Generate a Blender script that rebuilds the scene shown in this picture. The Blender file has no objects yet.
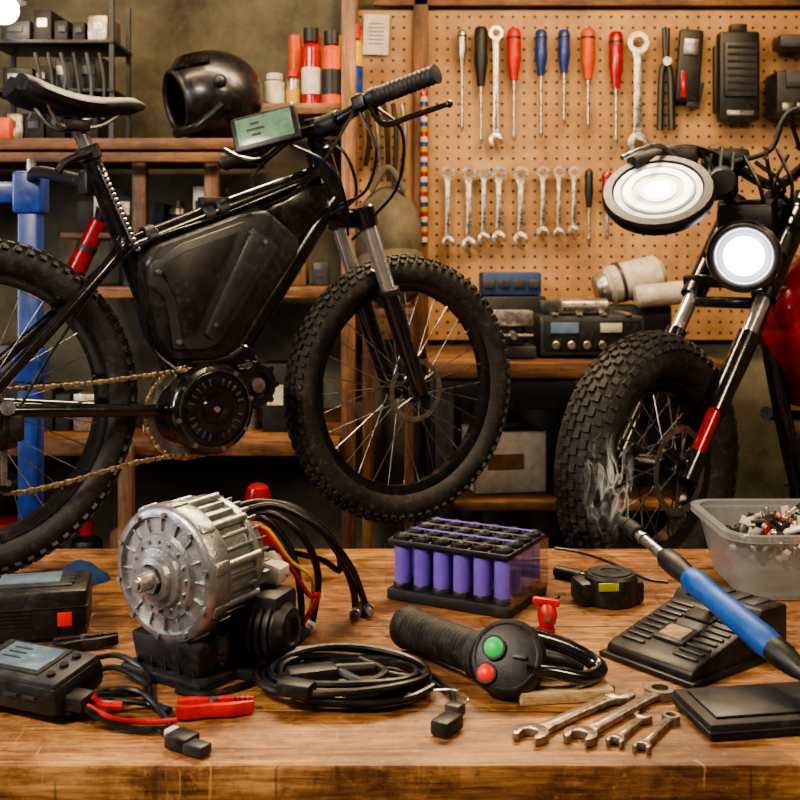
import bpy, bmesh, math, random
from mathutils import Vector as V, Matrix, Euler
random.seed(7)
F=1100.0; CZ=1.5; BZ=0.9
def P(px,py,d): return V(((px-400)/F*d, d, CZ-(py-260)/F*d))
def T(px,py,h=0.0):
    d=F*(CZ-BZ-h)/(py-260); return V(((px-400)/F*d,d,BZ+h))
def px2(x,d): return (x-400)/F*d
def lin(h):
    h=h.lstrip('#'); o=[]
    for i in (0,2,4):
        c=int(h[i:i+2],16)/255; o.append(c/12.92 if c<=.04045 else ((c+.055)/1.055)**2.4)
    return (*o,1)
# ---------------------------------------------------------------- materials
def nn(nt,t,**k):
    n=nt.nodes.new(t)
    for a,b in k.items(): setattr(n,a,b)
    return n
def mth(nt,op,a,b=None):
    n=nn(nt,'ShaderNodeMath',operation=op)
    for i,x in enumerate((a,b)):
        if x is None: continue
        if isinstance(x,(int,float)): n.inputs[i].default_value=x
        else: nt.links.new(x,n.inputs[i])
    return n.outputs[0]
def ramp(nt,src,stops):
    r=nn(nt,'ShaderNodeValToRGB'); e=r.color_ramp.elements
    while len(e)<len(stops): e.new(.5)
    for k,(p,c) in enumerate(stops): e[k].position=p; e[k].color=c
    nt.links.new(src,r.inputs['Fac']); return r.outputs['Color']
def mat(name,col,rough=.5,metal=0,var=.15,ns=30,bump=0,bs=150,coat=0,emit=None,es=0,trans=0,alpha=1,ior=1.45,col2=None,dust=0.0):
    m=bpy.data.materials.new(name); m.use_nodes=True; nt=m.node_tree; b=nt.nodes['Principled BSDF']; L=nt.links.new
    c=lin(col) if isinstance(col,str) else col
    b.inputs['Metallic'].default_value=metal
    b.inputs['Coat Weight'].default_value=coat; b.inputs['Coat Roughness'].default_value=.12
    b.inputs['IOR'].default_value=ior
    tc=nn(nt,'ShaderNodeTexCoord'); no=nn(nt,'ShaderNodeTexNoise'); no.inputs['Scale'].default_value=ns; no.inputs['Detail'].default_value=8; no.inputs['Roughness'].default_value=.65
    L(tc.outputs['Object'],no.inputs['Vector'])
    c2=lin(col2) if col2 else tuple(min(1,x*(1+var)) for x in c[:3])+(1,)
    col_=ramp(nt,no.outputs['Fac'],[(.35,tuple(x*max(0,(1-var*1.6)) for x in c[:3])+(1,) if not col2 else c),(.68,c2)])
    ns2=nn(nt,'ShaderNodeTexNoise'); ns2.inputs['Scale'].default_value=55; ns2.inputs['Detail'].default_value=10; ns2.inputs['Roughness'].default_value=.8; L(tc.outputs['Object'],ns2.inputs['Vector'])
    if dust:
        mx=nn(nt,'ShaderNodeMixRGB'); L(ramp(nt,ns2.outputs['Fac'],[(.52,(0,0,0,1)),(.72,(dust,dust,dust,1))]),mx.inputs[0]); L(col_,mx.inputs[1]); mx.inputs[2].default_value=lin('#8f8474'); col_=mx.outputs[0]
    L(col_,b.inputs['Base Color'])
    mr=nn(nt,'ShaderNodeMapRange'); mr.inputs['From Min'].default_value=.25; mr.inputs['From Max'].default_value=.75; mr.inputs['To Min'].default_value=max(.03,rough-.14); mr.inputs['To Max'].default_value=min(1,rough+.2)
    L(mth(nt,'ADD',mth(nt,'MULTIPLY',no.outputs['Fac'],.5),mth(nt,'MULTIPLY',ns2.outputs['Fac'],.5)),mr.inputs['Value']); L(mr.outputs['Result'],b.inputs['Roughness'])
    if bump:
        n2=nn(nt,'ShaderNodeTexNoise'); n2.inputs['Scale'].default_value=bs; n2.inputs['Detail'].default_value=4
        L(tc.outputs['Object'],n2.inputs['Vector'])
        bp=nn(nt,'ShaderNodeBump'); bp.inputs['Strength'].default_value=bump; bp.inputs['Distance'].default_value=.003
        L(n2.outputs['Fac'],bp.inputs['Height']); L(bp.outputs['Normal'],b.inputs['Normal'])
    if emit: b.inputs['Emission Color'].default_value=lin(emit); b.inputs['Emission Strength'].default_value=es
    if alpha<1: b.inputs['Alpha'].default_value=alpha
    return m
def wood(name,c0,c1,c2,plank=.0,rough=.5,axis='X',scale=1.0,wear=.5,scr=True):
    m=bpy.data.materials.new(name); m.use_nodes=True; nt=m.node_tree; b=nt.nodes['Principled BSDF']; L=nt.links.new
    tc=nn(nt,'ShaderNodeTexCoord'); sep=nn(nt,'ShaderNodeSeparateXYZ'); L(tc.outputs['Object'],sep.inputs[0])
    vec=tc.outputs['Object']
    if plank:
        fl=mth(nt,'FLOOR',mth(nt,'DIVIDE',sep.outputs['Y'],plank))
        cb=nn(nt,'ShaderNodeCombineXYZ'); L(mth(nt,'MULTIPLY',fl,3.37),cb.inputs[0]) 
        va=nn(nt,'ShaderNodeVectorMath',operation='ADD'); L(vec,va.inputs[0]); L(cb.outputs[0],va.inputs[1]); vec=va.outputs[0]
    def noise(sc,scale,det=8,ro=.6,dist=0.,src=None,rot=None):
        mp=nn(nt,'ShaderNodeMapping'); mp.inputs['Scale'].default_value=tuple(q*scale for q in sc); L(src or vec,mp.inputs['Vector'])
        n=nn(nt,'ShaderNodeTexNoise'); n.inputs['Scale'].default_value=1; n.inputs['Detail'].default_value=det; n.inputs['Roughness'].default_value=ro; n.inputs['Distortion'].default_value=dist
        L(mp.outputs[0],n.inputs['Vector']); return n.outputs['Fac']
    def st(a,c): return {'X':(a,c,c),'Y':(c,a,c),'Z':(c,c,a)}[axis]
    g1=noise(st(2.2,16),scale,12,.72,1.2); g2=noise(st(9,190),scale,8,.75,.4); g3=noise((1,1,1),6,12,.75,.6); g4=noise((1,1,1),48,10,.8); g5=noise((1,1,1),2.3,5,.6); g6=noise((1,1.4,1),14,12,.8,.4)
    g=mth(nt,'ADD',mth(nt,'MULTIPLY',g1,.5),mth(nt,'MULTIPLY',g2,.5))
    col=ramp(nt,g,[(.40,lin(c0)),(.5,lin(c1)),(.60,lin(c2))])
    def mix(ty,f,a,c):
        x=nn(nt,'ShaderNodeMixRGB',blend_type=ty)
        for i,q in enumerate((f,a,c)):
            if isinstance(q,(int,float,tuple)) : x.inputs[i].default_value=q
            else: L(q,x.inputs[i])
        return x.outputs[0]
    w=1-wear
    col=mix('MULTIPLY',1.,col,ramp(nt,g3,[(.40,(w,w*.93,w*.85,1)),(.55,(1,1,1,1))]))
    col=mix('MULTIPLY',1.,col,ramp(nt,g5,[(.38,(.55,.50,.46,1)),(.58,(1.,1.,1.,1))]))
    if scr:
        col=mix('MULTIPLY',1.,col,ramp(nt,g6,[(.38,(.45,.4,.35,1)),(.5,(1,1,1,1))]))
        col=mix('MIX',ramp(nt,g4,[(.58,(0,0,0,1)),(.66,(.5,.5,.5,1))]),col,lin(c2))
        col=mix('MIX',ramp(nt,g4,[(.34,(.85,.85,.85,1)),(.42,(0,0,0,1))]),col,(.02,.012,.007,1))
        for ang,sx_,cc_,lo in ((0,(3,150,3),(.02,.012,.007,1),.68),(.9,(5,200,5),lin(c2),.69),(-.5,(4,170,4),(.02,.012,.007,1),.69),(1.5,(6,180,6),lin(c2),.73)):
            rt=nn(nt,'ShaderNodeMapping'); rt.inputs['Rotation'].default_value=(0,0,ang); L(tc.outputs['Object'],rt.inputs['Vector'])
            s2=noise(sx_,1.,2,.5,.3,rt.outputs[0]); col=mix('MIX',ramp(nt,s2,[(lo,(0,0,0,1)),(lo+.02,(.5,.5,.5,1))]),col,cc_)
    h=mth(nt,'ADD',g,mth(nt,'MULTIPLY',g6,.5))
    if plank:
        fr=mth(nt,'FRACT',mth(nt,'DIVIDE',sep.outputs['Y'],plank))
        wob=mth(nt,'ADD',fr,mth(nt,'MULTIPLY',g3,.012)); gp=mth(nt,'LESS_THAN',wob,.016)
        col=mix('MIX',gp,col,(.012,.007,.004,1)); h=mth(nt,'SUBTRACT',h,gp)
    L(col,b.inputs['Base Color'])
    mr=nn(nt,'ShaderNodeMapRange'); mr.inputs['From Min'].default_value=.3; mr.inputs['From Max'].default_value=.7; mr.inputs['To Min'].default_value=rough-.22; mr.inputs['To Max'].default_value=rough+.25
    L(g6,mr.inputs['Value']); L(mr.outputs[0],b.inputs['Roughness'])
    bp=nn(nt,'ShaderNodeBump'); bp.inputs['Strength'].default_value=.5; bp.inputs['Distance'].default_value=.003
    L(h,bp.inputs['Height']); L(bp.outputs[0],b.inputs['Normal'])
    return m
def pegboard_mat():
    m=bpy.data.materials.new('pegboard_hardboard'); m.use_nodes=True; nt=m.node_tree; b=nt.nodes['Principled BSDF']; L=nt.links.new
    tc=nn(nt,'ShaderNodeTexCoord'); sep=nn(nt,'ShaderNodeSeparateXYZ'); L(tc.outputs['Object'],sep.inputs[0])
    def f(o): return mth(nt,'SUBTRACT',mth(nt,'FRACT',mth(nt,'DIVIDE',o,.041)),.5)
    a=f(sep.outputs['X']); c=f(sep.outputs['Z'])
    d=mth(nt,'SQRT',mth(nt,'ADD',mth(nt,'MULTIPLY',a,a),mth(nt,'MULTIPLY',c,c)))
    hole=mth(nt,'LESS_THAN',d,.14)
    n=nn(nt,'ShaderNodeTexNoise'); n.inputs['Scale'].default_value=3.5; n.inputs['Detail'].default_value=10; n.inputs['Roughness'].default_value=.7; L(tc.outputs['Object'],n.inputs['Vector'])
    cc=ramp(nt,n.outputs['Fac'],[(.33,lin('#7a5938')),(.5,lin('#9f7850')),(.68,lin('#b38e62'))])
    mx=nn(nt,'ShaderNodeMixRGB'); L(hole,mx.inputs[0]); L(cc,mx.inputs[1]); mx.inputs[2].default_value=lin('#24180e')
    L(mx.outputs[0],b.inputs['Base Color']); b.inputs['Roughness'].default_value=.6
    return m
def clear_mat(name,tint=(.97,.97,.98,1)):
    m=bpy.data.materials.new(name); m.use_nodes=True; nt=m.node_tree; nt.nodes.remove(nt.nodes['Principled BSDF'])
    t=nn(nt,'ShaderNodeBsdfTransparent'); t.inputs[0].default_value=tint; gl=nn(nt,'ShaderNodeBsdfGlossy'); gl.inputs['Roughness'].default_value=.06
    fr=nn(nt,'ShaderNodeFresnel'); fr.inputs[0].default_value=1.3
    mx=nn(nt,'ShaderNodeMixShader'); nt.links.new(mth(nt,'MULTIPLY',fr.outputs[0],.5),mx.inputs[0]); nt.links.new(t.outputs[0],mx.inputs[1]); nt.links.new(gl.outputs[0],mx.inputs[2])
    nt.links.new(mx.outputs[0],nt.nodes['Material Output'].inputs['Surface']); return m
black_gloss=mat('gloss_black_paint','#0f0f11',.2,0,.3,15,coat=.8,dust=.10)
black_pl=mat('black_plastic','#18181a',.4,0,.3,40,bump=.15,bs=500,dust=.16)
black_mat=mat('matte_black','#111112',.58,0,.3,30,bump=.2,bs=300,dust=.12)
dgrey=mat('dark_grey_plastic','#2d2f33',.36,0,.2,20,bump=.12,bs=500,dust=.15)
rubber=mat('tyre_rubber','#201f21',.58,0,.4,25,bump=.3,bs=250,dust=.22)
rubber_d=mat('dusty_tyre_rubber','#272422',.66,0,.5,12,bump=.35,bs=250,dust=.35)
cable=mat('cable_rubber','#101011',.32,0,.2,60,dust=.08)
steel=mat('worn_steel','#b0aaa2',.28,.85,.3,40,bump=.12,bs=200)
steel_r=mat('rusty_tool_steel','#aca296',.32,.8,.3,70,bump=.3,bs=150,col2='#66503f')
chrome=mat('brushed_chrome','#d6d6d8',.18,.85,.05)
alu=mat('cast_aluminium','#b8babc',.3,.82,.12,45,bump=.3,bs=300,col2='#807e7c')
alu_d=mat('machined_aluminium','#98969',.28,.85,.25,50) if False else mat('machined_aluminium','#989694',.28,.85,.25,50)
chainm=mat('oiled_chain_steel','#ab9778',.32,.8,.4,120)
red=mat('red_plastic','#b81810',.38,0,.25,dust=.12)
redg=mat('red_gloss_paint','#980e0e',.22,0,.2,coat=.5)
green=mat('green_button','#10a848',.4,0,.05,emit='#12c050',es=.2)
redb=mat('red_button','#d02010',.4,0,.05,emit='#e8200f',es=.12)
blue=mat('blue_paint','#0f3278',.38,0,.25,coat=.2,dust=.15)
blueh=mat('blue_handle_rubber','#15509c',.4,0,.15,dust=.08)
purple=mat('purple_cell_wrap','#7460c4',.28,0,.12,8,coat=.3)
yel=mat('yellow_plastic','#b88e20',.45,dust=.1)
orange=mat('orange_plastic','#b8481c',.4,dust=.1)
white=mat('white_plastic','#bfbab0',.5,dust=.2)
cream=mat('cream_enamel','#b4ac9c',.35,0,.2,dust=.2)
paper=mat('paper','#c9c2b0',.8)
card=mat('cardboard','#6a4e30',.8,0,.2)
screen=mat('lcd_screen','#56656e',.12,0,.35,14,emit='#8fa8b8',es=.2)
screen_g=mat('lcd_green','#566e56',.2,0,.3,40,emit='#90b898',es=.28)
wood_b=wood('workbench_wood','#4e3019','#95653a','#c4955e',plank=.34,rough=.46,wear=.5)
wood_s=wood('shelf_wood','#3a2512','#704b29','#99693d',rough=.55,wear=.5,scr=False)
wood_z=wood('post_wood','#3a2512','#704b29','#99693d',rough=.55,axis='Z',wear=.4,scr=False)
wood_c=wood('offcut_wood','#8e7254','#b8a078','#d4c098',rough=.6,scale=3,wear=.2,scr=False)
led=mat('headlight_led','#ffffff',.3,emit='#eaf2ff',es=9)
led_s=mat('led_soft_ring','#e8eef4',.3,emit='#e0eaf6',es=1.3)
led2=mat('led_disc','#8d979d',.25,emit='#cfdce6',es=.18)
bulb=mat('warm_bulb','#ffffff',.3,emit='#ffe9c0',es=30)
clear=clear_mat('clear_plastic')
tubm=mat('translucent_tub','#8c9090',.3,0,.05,alpha=.45)
beige=mat('beige_canvas','#5a5242',.85,0,.3,10,bump=.4,bs=60)
leather=mat('saddle_vinyl','#161618',.42,0,.3,40,bump=.3,bs=500,dust=.12)
helm=mat('helmet_shell','#121214',.3,0,.2,10,coat=.2,dust=.1)
# ---------------------------------------------------------------- mesh builder
def cr(pts,n=8,closed=False):
    pts=[V(p) for p in pts]; N=len(pts); out=[]
    rng=range(N if closed else N-1)
    for i in rng:
        if closed: a,b,c,d=pts[i-1],pts[i],pts[(i+1)%N],pts[(i+2)%N]
        else:
            b,c=pts[i],pts[i+1]; a=pts[i-1] if i>0 else b*2-c; d=pts[i+2] if i+2<N else c*2-b
        for k in range(n):
            t=k/n
            out.append(.5*((2*b)+(c-a)*t+(2*a-5*b+4*c-d)*t*t+(3*b-a-3*c+d)*t**3))
    if not closed: out.append(pts[-1])
    return out
def frame(axis,up=(0,0,1)):
    z=V(axis).normalized(); u=V(up)
    if abs(z.dot(u))>.98: u=V((0,1,0))
    x=u.cross(z).normalized(); y=z.cross(x)
    return Matrix((x,y,z)).transposed()
def rotm(rx,ry,rz): return Euler((math.radians(rx),math.radians(ry),math.radians(rz))).to_matrix()
class MB:
    def __init__(s,name): s.name=name; s.v=[]; s.f=[]; s.mi=[]; s.mats=[]
    def add(s,vs,fs,m):
        if m not in s.mats: s.mats.append(m)
        k=s.mats.index(m); o=len(s.v); s.v+= [V(v) for v in vs]; s.f+=[[o+i for i in f] for f in fs]; s.mi+=[k]*len(fs)
    def bm(s,bm,m,loc=(0,0,0),R=None):
        bm.verts.ensure_lookup_table(); bm.verts.index_update()
        R=R or Matrix.Identity(3); loc=V(loc)
        s.add([R@v.co+loc for v in bm.verts],[[v.index for v in f.verts] for f in bm.faces],m); bm.free()
    def box(s,size,loc,R=None,m=None,bev=0,top=None):
        bm=bmesh.new(); bmesh.ops.create_cube(bm,size=1)
        for v in bm.verts:
            k=1
            if top and v.co.z>0: k=top
            v.co=V((v.co.x*size[0]*k,v.co.y*size[1]*k,v.co.z*size[2]))
        if bev: bmesh.ops.bevel(bm,geom=bm.edges[:],offset=bev,segments=2,affect='EDGES',profile=.5)
        s.bm(bm,m,loc,R)
    def lathe(s,prof,loc,axis,m,seg=24,closed=False,up=(0,0,1),sc=(1,1)):
        R=frame(axis,up); loc=V(loc); vs=[]; rings=[]
        for r,h in prof:
            if abs(r)<1e-6 and not closed: rings.append([len(vs)]); vs.append(loc+R@V((0,0,h)))
            else:
                rings.append(list(range(len(vs),len(vs)+seg)))
                for i in range(seg):
                    a=2*math.pi*i/seg; vs.append(loc+R@V((r*math.cos(a)*sc[0],r*math.sin(a)*sc[1],h)))
        fs=[]; n=len(rings)
        for k in range(n if closed else n-1):
            A=rings[k]; B=rings[(k+1)%n]
            for i in range(seg):
                j=(i+1)%seg
                if len(A)==1 and len(B)==1: continue
                if len(A)==1: fs.append([A[0],B[j],B[i]])
                elif len(B)==1: fs.append([A[i],A[j],B[0]])
                else: fs.append([A[i],A[j],B[j],B[i]])
        s.add(vs,fs,m)
    def cyl(s,p1,p2,r1,r2=None,m=None,seg=16,bev=0):
        p1=V(p1);p2=V(p2); r2=r1 if r2 is None else r2; h=(p2-p1).length
        if bev: pr=[(0,0),(r1-bev,0),(r1,bev),(r2,h-bev),(r2-bev,h),(0,h)]
        else: pr=[(0,0),(r1,0),(r2,h),(0,h)]
        s.lathe(pr,p1,p2-p1,m,seg)
    def tor(s,loc,axis,R,r,m,seg=32,ss=8,rx=None):
        rx=rx or r
        s.lathe([(R+r*math.cos(2*math.pi*i/ss),rx*math.sin(2*math.pi*i/ss)) for i in range(ss)],loc,axis,m,seg,closed=True)
    def ring(s,loc,axis,r0,r1,h,m,seg=32):
        s.lathe([(r0,-h/2),(r1,-h/2),(r1,h/2),(r0,h/2)],loc,axis,m,seg,closed=True)
    def tube(s,pts,r,m,seg=8,n=8,smooth=True,closed=False,caps=True):
        pts=cr(pts,n,closed) if smooth and len(pts)>2 else [V(p) for p in pts]
        N=len(pts); rr=r if callable(r) else (lambda t:r)
        rings=[]; prev=None; vs=[]
        for i,p in enumerate(pts):
            if closed: t=(pts[(i+1)%N]-pts[i-1])
            else: t=(pts[min(i+1,N-1)]-pts[max(i-1,0)])
            t.normalize()
            if prev is None:
                u=V((0,0,1)) if abs(t.z)<.9 else V((1,0,0)); x=(u-t*u.dot(t)).normalized()
            else: x=(prev-t*prev.dot(t)).normalized()
            prev=x; y=t.cross(x); q=rr(i/(N-1))
            rings.append(list(range(len(vs),len(vs)+seg)))
            for k in range(seg):
                a=2*math.pi*k/seg; vs.append(p+x*math.cos(a)*q+y*math.sin(a)*q)
        fs=[]
        for k in range(N if closed else N-1):
            A=rings[k];B=rings[(k+1)%N]
            for i in range(seg): j=(i+1)%seg; fs.append([A[i],A[j],B[j],B[i]])
        if not closed and caps: fs.append(rings[0][::-1]); fs.append(rings[-1])
        s.add(vs,fs,m)
    def loft(s,rings,m,cap=True):
        vs=[];ix=[]
        for r in rings: ix.append(list(range(len(vs),len(vs)+len(r)))); vs+=list(r)
        fs=[]; n=len(rings[0])
        for A,B in zip(ix,ix[1:]):
            for i in range(n): j=(i+1)%n; fs.append([A[i],A[j],B[j],B[i]])
        if cap: fs.append(ix[0][::-1]); fs.append(ix[-1])
        s.add(vs,fs,m)
    def prism(s,poly,th,loc,R,m,bev=0):
        bm=bmesh.new(); vs=[bm.verts.new((x,y,-th/2)) for x,y in poly]; f=bm.faces.new(vs)
        e=bmesh.ops.extrude_face_region(bm,geom=[f]); 
        for g in e['geom']:
            if isinstance(g,bmesh.types.BMVert): g.co.z=th/2
        bmesh.ops.recalc_face_normals(bm,faces=bm.faces[:])
        if bev: bmesh.ops.bevel(bm,geom=bm.edges[:],offset=bev,segments=2,affect='EDGES',profile=.5)
        s.bm(bm,m,loc,R)
    def sph(s,loc,sc,m,R=None,seg=24):
        bm=bmesh.new(); bmesh.ops.create_uvsphere(bm,u_segments=seg,v_segments=seg//2,radius=1)
        for v in bm.verts: v.co=V((v.co.x*sc[0],v.co.y*sc[1],v.co.z*sc[2]))
        s.bm(bm,m,loc,R)
    def build(s,smooth=True,recalc=True):
        lo=V([min(v[i] for v in s.v) for i in range(3)]); hi=V([max(v[i] for v in s.v) for i in range(3)]); c=(lo+hi)/2
        me=bpy.data.meshes.new(s.name); me.from_pydata([tuple(v-c) for v in s.v],[],s.f)
        for m in s.mats: me.materials.append(m)
        me.polygons.foreach_set('material_index',s.mi)
        if recalc:
            b=bmesh.new(); b.from_mesh(me); bmesh.ops.recalc_face_normals(b,faces=b.faces[:]); b.to_mesh(me); b.free()
        me.polygons.foreach_set('use_smooth',[True]*len(me.polygons))
        try: me.set_sharp_from_angle(angle=math.radians(38))
        except Exception as ex: print(ex)
        me.update()
        o=bpy.data.objects.new(s.name,me); o.location=c; bpy.context.collection.objects.link(o); return o
# ---------------------------------------------------------------- room
def slab(name,x0,x1,y0,y1,z0,z1,m,bev=0):
    b=MB(name); b.box((x1-x0,y1-y0,z1-z0),((x0+x1)/2,(y0+y1)/2,(z0+z1)/2),None,m,bev); return b.build()
wallm=mat('stained_plaster','#666150',.85,0,.4,3,bump=.5,bs=30,dust=.3)
floorm=mat('concrete_floor','#2c2825',.7,0,.3,4,bump=.3,bs=60)
ceilm=mat('dark_ceiling','#2a2520',.9,0,.2,4)
WY=4.15; WB=WY+.04
slab('floor',-3,3,-1.5,WB,-.1,0,floorm)
slab('wall_back',-3,3,WB,WB+.1,0,3,wallm)
slab('wall_left',-3.1,-3,-1.5,WB,0,3,wallm)
slab('wall_right',3,3.1,-1.5,WB,0,3,wallm)
slab('ceiling',-3,3,-1.5,WB,3,3.1,ceilm)
slab('pegboard',-.16,2.2,WY-.012,WY,1.2,2.44,pegboard_mat())
b=MB('trim_1')
for px in (350,421): 
    x=(px-400)/F*4.1; b.box((.055,.03,1.9),(x,WY-.03,1.95),None,wood_z,.004)
b.box((2.3,.03,.05),(1.05,WY-.03,2.475),None,wood_s,.004)
b.build()
# ---------------------------------------------------------------- main workbench
b=MB('workbench')
y0,y1=1.307,2.29
b.box((3.4,y1-y0,.09),(0,(y0+y1)/2,BZ-.045),None,wood_b,.005)
b.box((3.2,.05,.14),(0,y0+.08,BZ-.16),None,wood_s,.004)
b.box((3.2,.05,.14),(0,y1-.08,BZ-.16),None,wood_s,.004)
for sx in (-1.55,1.55):
    for y in (y0+.1,y1-.1): b.box((.09,.09,BZ-.09),(sx,y,(BZ-.09)/2),None,wood_z,.004)
b.build()
# ---------------------------------------------------------------- wheels
def wheel(b,C,ax,fw,R,tr,tw,tm,nk,rimw,rimd,rimm,spm,hubr,hubw,ns=32,sr=.0012,rows=(-52,-26,0,26,52),kh=.007,ksz=None):
    ax=V(ax).normalized(); e1=V(fw).normalized(); e2=V((0,0,1)); C=V(C)
    Rc=R-kh-tr
    b.lathe([(Rc+tr*math.cos(2*math.pi*i/18),tw/2*math.sin(2*math.pi*i/18)) for i in range(18)],C,ax,tm,72,closed=True)
    kz=ksz or (.6*2*math.pi*R/nk, tw*.17)
    for i in range(nk):
        for j,ph in enumerate(rows):
            a=2*math.pi*(i+(.5 if j%2 else 0))/nk; rad=e1*math.cos(a)+e2*math.sin(a); tan=-e1*math.sin(a)+e2*math.cos(a)
            p=math.radians(ph); nrm=(rad*math.cos(p)+ax*math.sin(p)).normalized(); bi=nrm.cross(tan)
            pos=C+rad*(Rc+tr*math.cos(p))+ax*(tw/2*math.sin(p))
            Rm=Matrix((tan,bi,nrm)).transposed()
            b.box((kz[0]*(1 if j%2 else .8),kz[1],kh*2),pos,Rm,tm,0,top=.85)
    ri=Rc-tr*.82
    b.lathe([(ri+.004,-rimw/2),(ri+.004,rimw/2),(ri-.006,rimw/2-.001),(ri-rimd,rimw*.28),(ri-rimd,-rimw*.28),(ri-.006,-rimw/2+.001)],C,ax,rimm,72,closed=True)
    b.cyl(C-ax*hubw/2,C+ax*hubw/2,hubr*.55,None,rimm,20)
    for sg in (-1,1): b.cyl(C+ax*sg*(hubw/2-.012),C+ax*sg*(hubw/2-.006),hubr,None,rimm,24)
    b.cyl(C-ax*(hubw/2+.03),C+ax*(hubw/2+.03),.006,None,alu_d,10)
    for i in range(ns):
        sg=1 if i%2 else -1; a=2*math.pi*i/ns; a2=a+(.5 if (i//2)%2 else -.5)
        p=C+(e1*math.cos(a)+e2*math.sin(a))*(ri-rimd*.8); q=C+(e1*math.cos(a2)+e2*math.sin(a2))*hubr*.85+ax*sg*(hubw/2-.01)
        b.cyl(p,q,sr,None,spm,5)
def rotor(b,C,ax,r,m):
    b.ring(C,ax,r*.84,r,.002,m,40)
    ax=V(ax).normalized(); R=frame(ax)
    for i in range(6):
        a=i*math.pi/3; d=R@V((math.cos(a),math.sin(a),0)); d2=R@V((math.cos(a+.4),math.sin(a+.4),0))
        b.cyl(C+d*.018,C+d2*r*.86,.0025,None,m,6)
    b.cyl(C-ax*.002,C+ax*.002,.022,None,m,16)
# ---------------------------------------------------------------- e-bike
Ra=P(-27,410,2.04); Ra.z=BZ+.323
Fa=P(404,388,2.65)
u=V((Fa.x-Ra.x,Fa.y-Ra.y,0)).normalized(); n=V((-u.y,u.x,0)); Z=V((0,0,1)); cam=V((0,0,CZ))
def Lp(px,py,off=0.0):
    d=V(((px-400)/F,1,-(py-260)/F)); t=((Ra-cam).dot(n)+off)/d.dot(n); return cam+d*t
b=MB('electric_mountain_bike')
wheel(b,Ra,n,u,.322,.031,.062,rubber,76,.034,.022,black_gloss,alu_d,.03,.1)
fu=(Matrix.Rotation(math.radians(-3),3,'Z')@u); fn=V((-fu.y,fu.x,0))
wheel(b,Fa,fn,fu,.322,.033,.066,rubber_d,76,.034,.022,black_gloss,alu_d,.03,.09)
rotor(b,Fa-fn*.05,fn,.075,alu_d)
rotor(b,Ra+n*.06,n,.075,alu_d)
b.box((.05,.02,.035),Fa-n*.055-u*.03+Z*.06,Matrix((u,n,Z)).transposed(),black_pl,.005)
# frame
b.cyl(Lp(317,148),Lp(337,214),.03,.032,black_gloss,24,.003)
b.tube([Lp(330,200),Lp(300,245),Lp(222,372)],.031,black_gloss,16)
b.tube([Lp(322,172),Lp(225,208),Lp(125,248)],.021,black_gloss,16)
b.tube([Lp(325,188),Lp(262,214)],.019,black_gloss,12,smooth=False)
b.cyl(Lp(88,150),Lp(176,385),.0185,None,black_gloss,20)
b.cyl(Lp(73,118),Lp(90,155),.0145,None,alu_d,16)
b.cyl(Lp(86,146),Lp(91,160),.024,None,black_pl,16,.003)
b.tube([Lp(90,152,-.02),Lp(66,162,-.03),Lp(58,172,-.03)],.008,black_pl,8)
for sg in (-1,1):
    e=Ra+n*sg*.068
    b.tube([Lp(122,240,sg*.012),Lp(105,268,sg*.04),e+Z*.02],.0115,black_gloss,12)
    b.tube([Lp(172,408,sg*.03),Lp(150,410,sg*.05),e+u*.05,e],.013,black_gloss,12)
    b.box((.04,.008,.06),e,Matrix((u,n,Z)).transposed(),black_gloss,.002)
sp=[Lp(100+(i/120)*38,165+(i/120)*85,-.032)+V((math.cos(i*.9),0,math.sin(i*.9)))*.005 for i in range(121)]
b.tube(sp,.002,alu_d,5,smooth=False)
b.tube([Lp(98,160,-.03),Lp(140,255,-.03),Lp(150,340,-.03),Lp(178,372,-.05)],.004,cable,6)
# battery case
BR=Matrix((u,Z,-n)).transposed()
def prismB(polypx,off,th,m,bev):
    pts=[Lp(x,y,off) for x,y in polypx]; c=sum(pts,V())/len(pts)
    b.prism([((p-c).dot(u),(p-c).z) for p in pts],th,c,BR,m,bev)
prismB([(136,262),(150,246),(230,216),(258,210),(291,240),(288,256),(224,352),(208,358),(166,360),(150,338),(140,300)],-.02,.09,black_pl,.012)
prismB([(150,264),(182,243),(246,220),(278,246),(274,256),(218,344),(204,350),(174,350),(166,300),(150,286)],-.068,.012,dgrey,.006)
prismB([(252,226),(272,246),(212,340),(204,334)],-.077,.010,dgrey,.004)
prismB([(160,268),(184,252),(238,232),(196,330),(182,338),(176,300)],-.0755,.005,black_pl,.002)
for q in ((264,242),(215,325),(158,272),(178,342),(250,232)): 
    c=Lp(*q,-.078); b.cyl(c,c-n*.008,.005,None,alu_d,8)
prismB([(255,212),(300,186),(322,186),(324,210),(292,243)],-.012,.06,black_gloss,.01)
for q in ((220,210),(207,216),(150,238)):
    c=Lp(*q); b.cyl(c-u*.012-V((0,0,.004)),c+u*.012+V((0,0,.004)),.027,None,black_pl,16,.003)
b.box((.07,.03,.02),Lp(215,202),Matrix((u,n,Z)).transposed(),black_pl,.004)
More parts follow.
